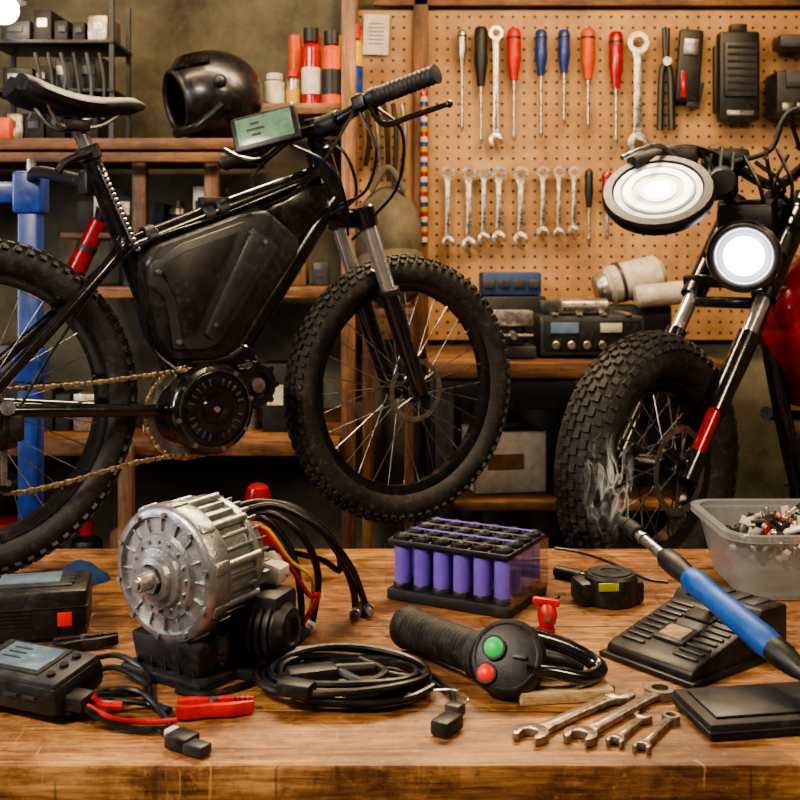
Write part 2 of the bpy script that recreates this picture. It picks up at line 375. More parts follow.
# mid motor
mc=Lp(210,408,-.07); mo=mc+n*.12
b.cyl(mo,mc,.088,.088,black_gloss,40,.006)
b.lathe([(0.089,-.006),(.094,.0),(.094,.012),(.088,.022),(.076,.026),(.074,.021),(.066,.021),(.064,.027),(.05,.029),(.048,.025),(.03,.025),(.028,.031),(.014,.032),(.012,.028),(0,.028)],mc,-n,black_gloss,48)
b.cyl(mc-n*.028,mc-n*.035,.007,.006,chainm,6)
b.ring(mc-n*.02,n,.0775,.081,.012,dgrey,48)
Rm=frame(-n)
for i in range(24):
    if i%6==0: continue
    a=i*math.pi/12; d=Rm@V((math.cos(a),math.sin(a),0)); tt=Rm@V((-math.sin(a),math.cos(a),0))
    b.box((.014,.0045,.005),mc+d*.057-n*.029,Matrix((d,tt,-n)).transposed(),dgrey,.001)
for i in range(8):
    a=i*math.pi/4+.2; d=Rm@V((math.cos(a),math.sin(a),0)); b.cyl(mc+d*.083-n*.016,mc+d*.083-n*.028,.005,None,alu_d,8)
m2=Lp(256,385,-.055)
b.cyl(m2+n*.1,m2,.048,None,black_pl,28,.005); b.ring(m2-n*.003,n,.028,.044,.012,black_gloss,28); b.cyl(m2,m2-n*.012,.016,None,alu_d,10)
m3=Lp(245,358,-.04); b.cyl(m3+n*.08,m3,.028,None,black_gloss,20,.004)
for i in range(8):
    a=i*math.pi/4; d=Rm@V((math.cos(a),math.sin(a),0)); b.cyl(m2+d*.045+n*.01,m2+d*.045-n*.01,.0065,None,black_gloss,10)
b.tube([Lp(222,372),Lp(245,365),Lp(240,390)],.032,black_gloss,14)
b.tube([Lp(172,350,-.03),Lp(190,362,-.04),Lp(225,358,-.04),Lp(240,350,-.03)],.012,black_pl,10)
# chainring
cc=Lp(186,412,-.035)
b.ring(cc,n,.07,.088,.004,alu_d,48)
for i in range(44):
    a=2*math.pi*i/44; d=Rm@V((math.cos(a),math.sin(a),0)); tt=Rm@V((-math.sin(a),math.cos(a),0))
    b.box((.008,.005,.003),cc+d*.091,Matrix((d,tt,-n)).transposed(),alu_d)
def chain(pts):
    q=cr(pts,40); last=q[0]; k=0
    for p in q[1:]:
        if (p-last).length>=.0105:
            t=(p-last).normalized(); mid=(p+last)/2; up=n.cross(t).normalized()
            Rr=Matrix((t,n,up)).transposed(); w=.0085 if k%2 else .0055
            b.box((.0125,w,.0105 if k%2 else .008),mid,Rr,chainm,.0015); last=p; k+=1
rs=Ra-n*.045
chain([rs+Z*.035-u*.03,rs+Z*.038,Lp(90,383,-.045),Lp(186,370,-.045),Lp(198,371,-.04)])
chain([Lp(205,455,-.045),Lp(180,455,-.045),Lp(130,464,-.045),Lp(60,484,-.045),Lp(8,493,-.045),Lp(-4,478,-.045),Lp(2,455,-.045)])
chain([cc+(u*math.cos(a)+Z*math.sin(a))*.093-n*.006 for a in [math.radians(t) for t in range(70,300,12)]])
for i,r in enumerate((.052,.047,.042,.037,.032,.027)):
    b.ring(Ra-n*(.025+i*.005),n,.012,r,.002,alu_d,30)
b.prism([(-.015,-.02),(.02,-.015),(.022,.06),(-.005,.07)],.012,Lp(6,440,-.07),BR,black_gloss,.003)
for q in ((2,440),(6,482)):
    c=Lp(*q,-.05); b.ring(c,n,.006,.02,.004,black_pl,20); b.cyl(c+n*.01,c-n*.015,.006,None,alu_d,8)
b.box((.012,.006,.09),Lp(4,461,-.06),Matrix((u,n,Z)).transposed(),alu_d,.002)
b.cyl(Ra-n*.06,Ra-n*.085,.014,None,alu_d,8)
b.cyl(Lp(8,408,-.07),Lp(8,408,-.085),.014,None,alu_d,10); b.box((.03,.014,.05),Lp(16,428,-.075),Matrix((u,n,Z)).transposed(),black_pl,.006)
# saddle
s0=Lp(15,104); s1=Lp(143,112); Ls=(s1-s0).dot(u)
rings=[]
for i in range(21):
    t=i/20; w=.078*(1-t)**.95+.021
    if t<.1: w*=(.80+2*t)
    if t>.9: w*=1-(t-.9)*6*.9
    zt=.010+.034*(1-t)**2.2-.010*math.sin(math.pi*min(1,t*1.2))+.004*t; th=.036-.008*t
    if t>.9: th*=1-(t-.9)*5
    if t<.05: th*=.75
    c=s0+u*(Ls*t); c.z=s0.z+(s1.z-s0.z)*t
    r=[]
    for k in range(20):
        a=2*math.pi*k/20; x=math.cos(a)*w; y=math.sin(a)
        zz=zt+(th*.5*y if y>0 else th*1.15*y*(.45+.55*abs(math.cos(a))))-.12*x*x/.08
        if y>0: zz-= .007*math.exp(-(x/.012)**2)*(1-t*.5)
        r.append(c+n*x+Z*zz)
    rings.append(r)
b.loft(rings,leather)
sc=Lp(73,120)
for sg in (-1,1): b.tube([s0+u*.05+n*sg*.035,sc-u*.03+n*sg*.022-Z*.015,sc+u*.04+n*sg*.022-Z*.012,s1-u*.05+n*sg*.012-Z*.008],.004,alu_d,6)
b.box((.05,.06,.022),sc-Z*.012,Matrix((u,n,Z)).transposed(),black_pl,.004)
# fork
Cr=Lp(352,222); fd=(Cr-Fa)
b.cyl(Lp(337,212),Cr+fd*.02,.022,None,black_gloss,16)
for sg in (-1,1):
    o=n*sg*.06
    b.cyl(Cr+fd*.07+o,Fa+fd*.52+o,.0175,None,chrome,20)
    b.tube([Fa+fd*.58+o,Fa+fd*.3+o,Fa+fd*.06+o,Fa-fd*.02+o],lambda t:.024-.006*t,black_gloss,16)
    b.cyl(Fa+fd*.57+o,Fa+fd*.61+o,.026,None,black_pl,20,.002)
    b.cyl(Cr+fd*.09+o,Cr-fd*.03+o,.026,None,black_gloss,20,.004)
    b.box((.03,.02,.04),Fa+o,Matrix((u,n,Z)).transposed(),black_gloss,.005)
b.tube([Fa+fd*.56-n*.06,Fa+fd*.68-n*.035,Fa+fd*.70+n*.035,Fa+fd*.56+n*.06],.013,black_gloss,12)
b.box((.05,.15,.04),Cr+fd*.01,Matrix((u,n,Z)).transposed(),black_gloss,.01)
# stem and bar
st=Lp(316,128); b.cyl(Lp(312,118),Lp(319,152),.02,None,black_pl,20,.003)
hbR=P(436,74,2.27); hbL=P(226,162,2.66)
ctr=P(330,124,2.44); b.tube([st,ctr],.02,black_gloss,16,smooth=False)
b.cyl(ctr-(hbR-hbL).normalized()*.03,ctr+(hbR-hbL).normalized()*.03,.024,None,black_pl,20,.003)
b.tube([hbR,P(385,92,2.34),P(352,112,2.40),ctr,P(300,134,2.50),P(268,148,2.57),hbL],.014,black_gloss,14)
for e,f in ((hbR,P(378,96,2.345)),(hbL,P(258,151,2.60))):
    d=(f-e); L=d.length; pr=[(0,-.004),(.021,-.002)]
    for k in range(13):
        h=L*(k+.2)/13; pr+=[(.0205,h),(.0185,h+L/39),(.0185,h+L/26)]
    pr+=[(.022,L),(.0135,L+.002)]
    b.lathe(pr,e,d,rubber,20)
    b.cyl(f,f+d.normalized()*.022,.022,None,black_pl,16,.003)
    c=f+d.normalized()*.045; b.box((.032,.032,.034),c,frame(d),black_pl,.006)
c=P(370,104,2.36)
b.tube([c,P(384,124,2.33),P(412,116,2.28),P(448,104,2.22)],lambda t:.0085-.003*t,black_gloss,8)
b.sph(P(449,104,2.22),(.008,.008,.008),black_gloss)
c=P(285,142,2.54)
b.tube([c,P(262,160,2.52),P(240,158,2.52),P(224,150,2.52)],lambda t:.009-.003*t,black_gloss,8)
# display
dn=V((-.12,-.93,.35)).normalized(); dx=(V((1,.1,.2))); dx=(dx-dn*dx.dot(dn)).normalized(); dy=dn.cross(dx)
DR=Matrix((dx,dy,dn)).transposed(); dc=P(266,130,2.42)
b.box((.15,.088,.026),dc,DR,black_pl,.01); b.box((.125,.066,.003),dc+dn*.0135,DR,screen_g,.001)
for k in range(3): b.box((.02+.02*(k==1),.006,.001),dc+dn*.0153+dy*(.015-.014*k)-dx*.02,DR,dgrey,0)
b.tube([dc-dn*.01,P(290,135,2.5)],.012,black_pl,10,smooth=False)
# cables
for pts in ([P(372,104,2.36),P(402,132,2.36),P(398,185,2.42),P(372,218,2.5),P(352,240,2.52)],
            [P(360,112,2.38),P(376,150,2.36),P(366,190,2.4),P(340,205,2.43)],
            [P(300,134,2.5),P(342,150,2.42),P(356,195,2.44),P(330,215,2.46)],
            [P(290,140,2.5),P(252,178,2.5),P(268,200,2.45),P(305,185,2.45)],
            [P(355,110,2.38),P(325,160,2.36),P(300,190,2.38),P(262,208,2.38)],
            [P(285,142,2.5),P(330,165,2.4),P(345,200,2.42),P(348,235,2.5)]):
    b.tube(pts,.0035,cable,6)
b.tube([Lp(318,176,-.03),Lp(225,214,-.028),Lp(130,252,-.03),Lp(60,340,-.06),Lp(10,425,-.075)],.003,cable,6)
b.build()
# ---------------------------------------------------------------- bike stand
b=MB('bike_repair_stand')
sx,sy=(31-400)/F*2.62,2.62
b.box((.05,.05,1.66),(sx,sy,.87),None,blue,.006)
b.box((.07,.07,.1),(sx,sy,1.66),None,blue,.008)
b.box((.4,.05,.05),(sx-.2,sy,1.66),None,blue,.006)
b.box((.07,.07,.08),(sx,sy,1.25),None,blue,.008)
for a in (20,160,270):
    d=V((math.cos(math.radians(a)),math.sin(math.radians(a)),0)); b.tube([V((sx,sy,.1)),V((sx,sy,.03))+d*.45],.022,blue,10,smooth=False)
cl=Lp(100,182); b.tube([V((sx,sy,1.69)),V((sx+.06,sy-.12,1.70)),cl+n*.04],.014,black_pl,12)
b.box((.05,.05,.05),cl+n*.035,Matrix((u,n,Z)).transposed(),black_pl,.008)
b.cyl((sx,sy,1.7),(sx,sy,1.74),.012,None,alu_d,12)
b.build()
# ---------------------------------------------------------------- motorcycle
b=MB('electric_motorcycle')
th=math.radians(43); v=V((-math.cos(th),-math.sin(th),0)); mm=V((-v.y,v.x,0)); 
if mm.x<0: mm=-mm
Ma=P(652,466,2.74); MR=.338
wheel(b,Ma,mm,v,MR,.062,.135,rubber_d,54,.07,.03,black_gloss,alu_d,.05,.12,36,.002,rows=(-62,-42,-24,-8,8,24,42,62),kh=.007,ksz=(.026,.016))
rotor(b,Ma+mm*.08,mm,.11,alu_d)
Mt=P(772,196,3.05); ms=(Mt-Ma)
for sg in (-1,1):
    o=mm*sg*.105
    b.tube([Ma+o-ms*.03,Ma+o+ms*.06],.027,black_gloss,16,smooth=False)
    b.tube([Ma+o+ms*.04,Ma+o+ms*.22],.018,redg if sg>0 else black_gloss,16,smooth=False)
    b.tube([Ma+o+ms*.20,Ma+o+ms*.47],.027,black_gloss,16,smooth=False)
    b.cyl(Ma+o+ms*.44,Mt+o,.020,None,chrome,20)
    b.tube([Ma+o+ms*.64,Ma+o+ms*.95],.03,black_gloss,16,smooth=False)
    b.cyl(Ma+o+ms*.60,Ma+o+ms*.65,.034,None,black_gloss,16); b.cyl(Ma+o+ms*.93,Ma+o+ms*.99,.034,None,black_gloss,16)
    b.box((.05,.03,.07),Ma+o,Matrix((v,mm,Z)).transposed(),black_gloss,.008)
MRf=Matrix((v,mm,Z)).transposed()
for t in (.66,.96): b.box((.08,.27,.035),Ma+ms*t,MRf,black_gloss,.008)
b.box((.03,.18,.03),Ma+ms*.58,MRf,black_gloss,.01)
b.tube([Ma+mm*.105+ms*.1-v*.03,Ma+mm*.11+ms*.4-v*.05,Ma+mm*.1+ms*.7-v*.04],.006,cable,6)
# headlight
hc=P(744,256,2.78); hd=(V((-.35,-1,-.04))).normalized()
b.lathe([(0,-.11),(.05,-.1),(.08,-.05),(.09,0),(.093,.012),(.09,.022),(.078,.026),(.07,.018)],hc,hd,black_gloss,40)
b.lathe([(.072,.016),(.062,.006),(.05,.0)],hc,hd,chrome,40)
b.lathe([(.05,.014),(.062,.010),(.064,.002)],hc,hd,led_s,36)
b.lathe([(0,.024),(.022,.023),(.046,.015),(.050,.0)],hc,hd,led,28)
b.tor(hc+hd*.022,hd,.078,.006,dgrey,40)
for sg in (-1,1): b.tube([hc+frame(hd)@V((sg*.09,0,-.01)),Ma+ms*.85+mm*sg*.1],.012,black_pl,8,smooth=False)
b.box((.14,.07,.04),hc-hd*.07+Z*.095,frame(hd),black_pl,.015)
# round daytime lamp on bar
rc=P(658,192,2.72); rn=V((-.22,-.66,.74)).normalized()
b.lathe([(0,-.05),(.09,-.045),(.128,-.03),(.137,-.012),(.137,.002),(.132,.01),(.112,.012),(.108,.004),(0,.002)],rc,rn,black_pl,48)
b.lathe([(0,.007),(.107,.007),(.108,.004)],rc,rn,led2,48)
b.ring(rc+rn*.0085,rn,.088,.092,.002,dgrey,40); b.ring(rc+rn*.009,rn,.064,.084,.003,led_s,40); b.lathe([(0,.011),(.030,.010),(.032,.007)],rc,rn,led,32)
b.ring(rc+rn*.0085,rn,.032,.046,.002,led_s,40)
b.tube([rc-rn*.03,P(690,185,2.85),P(735,190,2.95)],.013,black_pl,10)
# bars
b.tube([P(640,160,2.82),P(690,150,2.88),P(735,168,2.96),Mt+Z*.03,P(800,170,3.0),P(850,120,2.85)],.015,black_gloss,12)
b.cyl(P(632,163,2.8),P(672,152,2.86),.022,None,rubber,16,.003)
b.tube([P(676,160,2.84),P(660,146,2.80),P(640,150,2.74),P(622,158,2.7)],.007,alu_d,8)
b.box((.07,.05,.05),P(683,156,2.86),None,black_pl,.01); b.box((.12,.07,.05),P(725,158,2.95),None,black_pl,.015)
b.tube([P(735,162,2.9),P(770,150,2.88),P(784,118,2.86),P(800,108,2.86),P(830,104,2.86)],.007,black_pl,8)
b.tube([P(800,150,2.9),P(792,116,2.86),P(812,110,2.86)],.006,cable,8)
for k in range(9):
    a=P(700+k*11,152+random.uniform(-6,10),2.88); c=P(735+k*7,215+random.uniform(0,30),2.93)
    b.tube([a,(a+c)/2+V((random.uniform(-.06,.06),-.04,random.uniform(-.02,.06))),c,P(770,320,3.05)],.0055,cable,6)
b.box((.14,.14,.12),P(762,222,3.02),MRf,black_pl,.02)
b.box((.10,.12,.10),P(712,182,3.0),MRf,black_pl,.02); b.cyl(P(722,178,2.9),P(722,182,2.8),.035,None,dgrey,20,.004)
# body
tk=P(832,312,3.12)
b.sph(tk,(.26,.13,.19),redg,MRf,40)
b.prism([(.2,.12),(.26,-.02),(.12,-.24),(-.1,-.22),(-.2,.05)],.2,tk-Z*.03,Matrix((v,Z,-mm)).transposed(),redg,.04)
b.box((.4,.18,.34),tk-Z*.50-v*.1,MRf,black_pl,.03)
for k in range(6): b.box((.34,.22,.012),tk-Z*(.36+k*.045)-v*.1,MRf,dgrey,.003)
b.tube([Ma+ms*.85,Ma+ms*.62-v*.16,tk-Z*.62+v*.1,tk-Z*.64-v*.3],.025,black_gloss,12)
b.sph(tk-v*.45+Z*.02,(.28,.13,.06),leather,MRf)
b.tube([Mt,tk-v*.4-Z*.05,tk-v*.7+Z*.03],.03,black_gloss,12)
Mr=Ma-v*1.2
wheel(b,Mr,mm,v,MR,.062,.135,rubber_d,40,.07,.03,black_gloss,black_pl,.05,.12,24,.0025,rows=(-56,-30,-8,14,36,60),kh=.008,ksz=(.032,.02))
for sg in (-1,1):
    b.tube([Mr+mm*sg*.1,Mr+v*.45+mm*sg*.1+Z*.05],.022,black_gloss,10,smooth=False)
    b.tube([Mr+mm*sg*.12,tk-v*.4+mm*sg*.1],.02,chrome,10,smooth=False)
b.build()
b=MB('motorcycle_lift')
lc=(Ma+Mr)/2; lz=Ma.z-MR-.008
b.box((1.75,.4,.06),(lc.x,lc.y,lz-.03),MRf,black_pl,.006)
for sg in (-1,1):
    for q in (-.5,.5): b.box((.08,.05,lz-.06),V((lc.x,lc.y,(lz-.06)/2))+v*q+mm*sg*.15,MRf,blue)
b.build()
# ---------------------------------------------------------------- bench objects
b=MB('battery_charger')
R=rotm(0,0,12); c=T(34,640)+V((-.005,.04,.042))
b.box((.158,.12,.078),c,R,black_pl,.009); b.box((.16,.122,.003),c+Z*.012,R,black_mat,.001)
b.box((.12,.08,.003),c+R@V((-.006,.004,.040)),R,dgrey,.001); b.box((.095,.056,.002),c+R@V((-.014,.010,.042)),R,screen,.0005)
b.box((.022,.003,.022),c+R@V((.045,-.061,-.006)),R,redb,.001)
for k in range(5): b.box((.05,.002,.002),c+R@V((-.03,-.061,-.012+k*.006)),R,black_mat)
for k in range(3): b.box((.01,.01,.003),c+R@V((.052,-.02+k*.02,.042)),R,dgrey,.001)
b.build()
b=MB('blue_shop_rag')
o=T(80,582); rings=[]
for i in range(9):
    r=[]
    for k in range(14):
        a=2*math.pi*k/14; t=i/8; rr=(1-t*.95)
        r.append(o+V((math.cos(a)*.05*rr*(1+.2*math.sin(3*a)),math.sin(a)*.04*rr*(1+.15*math.cos(4*a)),.001+.04*t**.6+.006*math.sin(5*a+i)*(t*(1-t)*2))))
    rings.append(r)
b.loft(rings,mat('blue_cloth','#12305c',.9,0,.3,40)); b.build()
# silver motor
b=MB('electric_drive_motor')
cf=P(161,576,1.56); a=V((-.56,-.825,-.04)).normalized(); A=frame(a)
b.lathe([(0,-.15),(.05,-.15),(.068,-.144),(.08,-.13),(.084,-.112),(.092,-.11),(.092,-.10),(.086,-.098),(.086,-.046),(.096,-.044),(.099,-.036),(.099,-.014),(.097,-.006),(.092,-.002),(.084,-.001),(.082,-.007),(.062,-.005),(.058,.001),(.044,.003),(.042,.009),(.032,.011),(.030,.018),(.022,.020),(.02,.014),(0,.014)],cf,a,alu,72)
for i in range(30):
    t=2*math.pi*i/30; d=A@V((math.cos(t),math.sin(t),0)); q=A@V((-math.sin(t),math.cos(t),0)); Mx=Matrix((d,q,a)).transposed()
    b.box((.013,.0045,.056),cf+d*.088-a*.072,Mx,alu,.001)
    b.box((.01,.003,.03),cf+d*.079-a*.125,Mx,alu,.001)
for i in range(10):
    t=2*math.pi*i/10+.2; d=A@V((math.cos(t),math.sin(t),0)); q=A@V((-math.sin(t),math.cos(t),0)); Mx=Matrix((d,q,a)).transposed()
    b.cyl(cf+d*.093-a*.108,cf+d*.093-a*.04,.006,None,alu,12,.001)
    b.box((.016,.018,.028),cf+d*.094-a*.024,Mx,alu,.003)
    b.cyl(cf+d*.089-a*.004,cf+d*.089+a*.003,.004,None,alu_d,6)
for i in range(16):
    t=2*math.pi*i/16; d=A@V((math.cos(t),math.sin(t),0)); q=A@V((-math.sin(t),math.cos(t),0)); b.box((.018,.003,.005),cf+d*.072-a*.005,Matrix((d,q,a)).transposed(),alu,.001)
    b.cyl(cf+d*.05+a*.001,cf+d*.05+a*.005,.003,None,alu_d,8)
b.cyl(cf+a*.01,cf+a*.026,.02,None,alu_d,6); b.cyl(cf+a*.02,cf+a*.046,.013,.012,steel,20,.001); b.cyl(cf+a*.044,cf+a*.05,.007,None,alu_d,12)
# black cradle
base=V((cf.x-a.x*.075,cf.y-a.y*.075,0)); Rb=Matrix((V((-a.y,a.x,0)).normalized(),V((-a.x,-a.y,0)).normalized(),Z)).transposed()
b.box((.16,.16,.014),V((base.x,base.y,BZ+.008)),Rb,black_pl,.004)
b.box((.13,.13,.05),V((base.x,base.y,BZ+.038)),Rb,black_pl,.01,top=1.1)
for k in range(5): b.box((.006,.135,.03),V((base.x,base.y,BZ+.03))+Rb@V((-.055+k*.0275,0,0)),Rb,black_gloss,.002)
pc=P(250,618,1.62); ax=V((.93,-.36,0)).normalized(); ay=V((-ax.y,ax.x,0)); PRm=Matrix((ax,ay,Z)).transposed()
pc.z=BZ+.062
b.box((.17,.10,.014),V((pc.x,pc.y,BZ+.008)),PRm,black_pl,.003)
pr=[(0,-.07),(.036,-.068),(.04,-.06)]
for k in range(9): h=-.055+k*.0125; pr+=[(.048,h),(.048,h+.006),(.042,h+.007),(.042,h+.011)]
pr+=[(.038,.06),(.032,.068),(.02,.07),(.018,.064),(0,.064)]
b.lathe(pr,pc,ax,black_pl,36)
b.lathe([(0,-.03),(.034,-.03),(.038,-.024),(.038,.0),(.033,.006),(.026,.008),(.024,.002),(0,.002)],pc+V((-.055,-.045,-.016)),V((-.5,-.86,.1)),black_gloss,32)
b.box((.08,.07,.05),pc+V((.02,.0,.03)),PRm,black_pl,.01)
b.box((.04,.035,.03),pc+V((.03,.03,.072)),rotm(0,15,-20),white,.006)
b.cyl(pc+V((.02,.05,.09)),pc+V((.045,.03,.06)),.013,None,cream,14,.002)
b.build()
b=MB('motor_cable_harness')
hs=[([P(232,508,1.72),P(262,502,1.76),P(300,512,1.78),P(335,548,1.8),P(352,585,1.84),T(356,612,.008)],.0062,cable),
([P(238,512,1.72),P(275,506,1.75),P(318,528,1.77),P(350,566,1.80),T(366,606,.01)],.006,cable),
([P(240,518,1.72),P(272,514,1.74),P(302,536,1.75),P(318,575,1.77),T(312,625,.012)],.006,cable),
([P(242,522,1.72),P(266,520,1.73),P(290,548,1.74),P(300,590,1.73),T(302,634,.01)],.0055,cable),
([P(240,525,1.71),P(262,526,1.72),P(284,556,1.72),P(308,594,1.73),P(318,596,1.75),T(296,636,.01)],.004,red),
([P(246,524,1.71),P(268,530,1.72),P(290,560,1.72),P(312,580,1.73),T(308,618,.02),T(298,640,.008)],.003,yel),
([P(236,515,1.74),P(285,504,1.78),P(330,535,1.82),P(340,570,1.84),P(322,560,1.8),P(290,552,1.76),P(262,548,1.73)],.005,cable)]
for pts,r,m in hs: b.tube(pts,r,m,10)
for q,dd,m in ((T(356,612,.01),(-.004,-.03,0),alu_d),(T(366,608,.01),(.01,-.03,0),black_pl),(T(300,636,.012),(-.01,-.03,0),black_pl),(T(310,626,.012),(-.003,-.03,0),white)):
    d=V(dd); b.cyl(q-d*.6,q+d*.4,.0095,None,m,14,.001); b.cyl(q+d*.4,q+d*.9,.007,.006,alu_d if m!=alu_d else black_pl,12)
b.build()
# battery pack
b=MB('lithium_battery_pack')
c0=T(388,599);c1=T(504,619);e1=(c1-c0).normalized(); e2=V((-e1.y,e1.x,0)); W=.232;D=.168
Rp=Matrix((e1,e2,Z)).transposed(); ce=c0+e1*W/2+e2*D/2
b.box((W+.004,D+.004,.02),ce+Z*.0105,Rp,black_pl,.003)
nx,ny=6,4; px_=W/nx; py_=D/ny
for i in range(nx):
    for j in range(ny):
        p=c0+e1*(px_*(i+.5))+e2*(py_*(j+.5))
        b.lathe([(0,.018),(.0150,.018),(.0155,.02),(.0155,.096),(.015,.098),(.011,.099),(0,.099)],p,Z,purple,20)
        b.lathe([(.0157,.094),(.0175,.096),(.0175,.112),(.0155,.114),(.0135,.110),(0,.110)],p,Z,black_pl,20)
        b.lathe([(.0157,.03),(.0172,.028),(.0172,.018),(.012,.018)],p,Z,black_pl,20)
        b.cyl(p+Z*.110,p+Z*.114,.006,None,alu_d,10)
for j in range(ny+1): b.box((W,.006,.008),c0+e1*W/2+e2*(py_*j*.98+.001)+Z*.103,Rp,black_pl,.001)
for i in range(nx+1): b.box((.006,D,.008),c0+e2*D/2+e1*(px_*i*.98+.002)+Z*.103,Rp,black_pl,.001)
for j in range(ny): b.box((W*.86,.006,.0015),c0+e1*W/2+e2*(py_*(j+.5))+Z*.1145,Rp,purple if j%2 else alu_d)
b.box((W+.006,.0015,.085),ce-e2*(D/2+.003)+Z*.058,Rp,clear); b.box((.0015,D+.006,.085),ce+e1*(W/2+.003)+Z*.058,Rp,clear)
b.build()
# throttle grip
b=MB('throttle_grip')
gA=P(404,630,1.70); gB=P(482,655,1.55); gA.z=BZ+.035; gd=(gB-gA).normalized(); L=(gB-gA).length
pr=[(0,0),(.024,0),(.031,.004),(.033,.012),(.031,.02)]
for k in range(16): h=.024+k*(L-.04)/16; pr+=[(.0295,h),(.0285,h+.003),(.0295,h+.006)]
pr+=[(.03,L-.01),(.034,L-.005),(.034,L+.012),(.028,L+.016)]
b.lathe(pr,gA,gd,rubber,28)
hd_=P(508,658,1.515); hn=V((-.28,-.78,.5)).normalized()
b.lathe([(0,-.035),(.03,-.035),(.045,-.030),(.052,-.015),(.053,.0),(.049,.010),(.04,.014),(0,.016)],hd_,hn,black_pl,40)
Hf=frame(hn)
b.tor(hd_+hn*.010,hn,.044,.004,black_pl,40,8)
for q,m,r in ((Hf@V((-.017,.008,.016)),green,.0135),(Hf@V((-.024,-.026,.014)),redb,.0115)):
    q=hd_+q; b.ring(q,hn,r,r+.003,.010,black_mat,24); b.lathe([(r,-.008),(r,.005),(r*.7,.008),(0,.009)],q,hn,m,24)
b.box((.02,.006,.006),hd_+Hf@V((.02,.0,.017)),Hf,dgrey,.002)
lo=[P(528,636,1.56),P(562,646,1.56),P(590,660,1.55),P(600,670,1.53),P(584,678,1.50),P(550,672,1.49),P(526,670,1.49)]
b.tube(lo,lambda t:.014-.006*t,black_gloss,12)
b.tube([P(530,655,1.52),P(560,660,1.52),P(582,668,1.53)],lambda t:.013-.008*t,black_pl,10)
b.build()
b=MB('wood_offcut'); b.box((.13,.07,.016),T(562,697)+Z*.0085+V((0,.01,0)),rotm(0,0,8),wood_c,.002); b.build()
# wrenches
def wrench(name,p0,p1,w,th,m,nrm=(0,0,1),both_open=False):
    b=MB(name); p0=V(p0);p1=V(p1); x=(p1-p0); L=x.length; x.normalize(); zz=V(nrm); y=zz.cross(x).normalized(); zz=x.cross(y); R=Matrix((x,y,zz)).transposed()
    def jaw(c,sgn):
        r=w; pts=[]
        for k in range(21):
            a=math.radians(-140+280*k/20); pts.append((r*math.cos(a),r*math.sin(a)*.95))
        pts+=[(-r*.70,r*.42),(r*.05,r*.42),(r*.25,r*.2),(r*.25,-r*.2),(r*.05,-r*.42),(-r*.70,-r*.42)]
        an=math.radians(18); q=[]
        for X,Y in pts:
            X2=X*math.cos(an)-Y*math.sin(an); Y2=X*math.sin(an)+Y*math.cos(an); q.append((c+sgn*X2,Y2 if sgn>0 else -Y2))
        b.prism(q,th,p0,R,m,th*.12)
    jaw(w,1)
    sh=[(w*1.7,w*.52),(w*2.4,w*.40),(L*.5,w*.36),(L-w*2.3,w*.40),(L-w*1.6,w*.55)]
    b.prism([(X,-Y) for X,Y in sh]+[(X,Y) for X,Y in sh[::-1]],th*.8,p0,R,m,th*.2)
    b.prism([(X,-Y*.5) for X,Y in sh[1:4]]+[(X,Y*.5) for X,Y in sh[1:4][::-1]],th*.95,p0,R,m,th*.1)
    if both_open: jaw(L-w,-1)
    else:
        c=p0+x*(L-w*.95); b.ring(c,zz,w*.52,w*.95,th*1.15,m,28)
    return b.build()
wrench('open_end_wrench',T(518,740,.007),T(629,690,.007),.024,.010,steel_r,both_open=True)
wrench('combination_wrench',T(570,742,.007),T(668,687,.007),.0225,.010,steel_r)
wrench('stubby_wrench',T(611,745,.006),T(647,714,.006),.0125,.009,steel_r,both_open=True)
wrench('stubby_wrench',T(638,751,.006),T(674,715,.006),.0125,.009,steel_r)
# coil of cable
b=MB('coiled_charging_cable')
cc_=T(345,694); pts=[]
for i in range(7*16):
    t=i/16*2*math.pi; k=i/16; rx=.106+.010*math.sin(k*2.1)+.0012*k; ry=.078+.008*math.cos(k*1.7)
    pts.append(cc_+V((math.cos(t)*rx+.008*math.sin(k*3),math.sin(t)*ry+.02+.008*math.cos(k*2.3),.010+.0045*(k%5)+.004*math.sin(t*2+k))))
b.tube(pts,.005,cable,8,n=2)
b.tube([pts[-1],T(425,672,.012),T(450,690,.008),T(454,712,.01)],.0045,cable,8)
b.tube([pts[0],T(300,660,.008),T(262,678,.006),T(210,694,.006),T(176,690,.006)],.0045,cable,8)
R=rotm(0,0,18)
b.box((.07,.035,.024),T(312,675,.03),R,black_pl,.006); b.cyl(T(330,672,.03),T(375,668,.03),.011,.009,black_pl,12,.002)
b.box((.05,.03,.02),T(296,688,.03),rotm(0,0,-20),black_pl,.005)
b.tube([T(340,672,.034),T(365,682,.03),T(385,672,.03),T(360,660,.03)],.006,black_pl,8)
b.box((.026,.042,.02),T(447,724,.0115),rotm(0,0,-35),black_pl,.004); b.box((.022,.02,.016),T(455,709,.012),rotm(0,0,-35),dgrey,.003)
b.tube([T(456,708,.012),T(468,700,.02),T(455,690,.02),T(430,690,.015)],.0012,steel,5)
b.build()
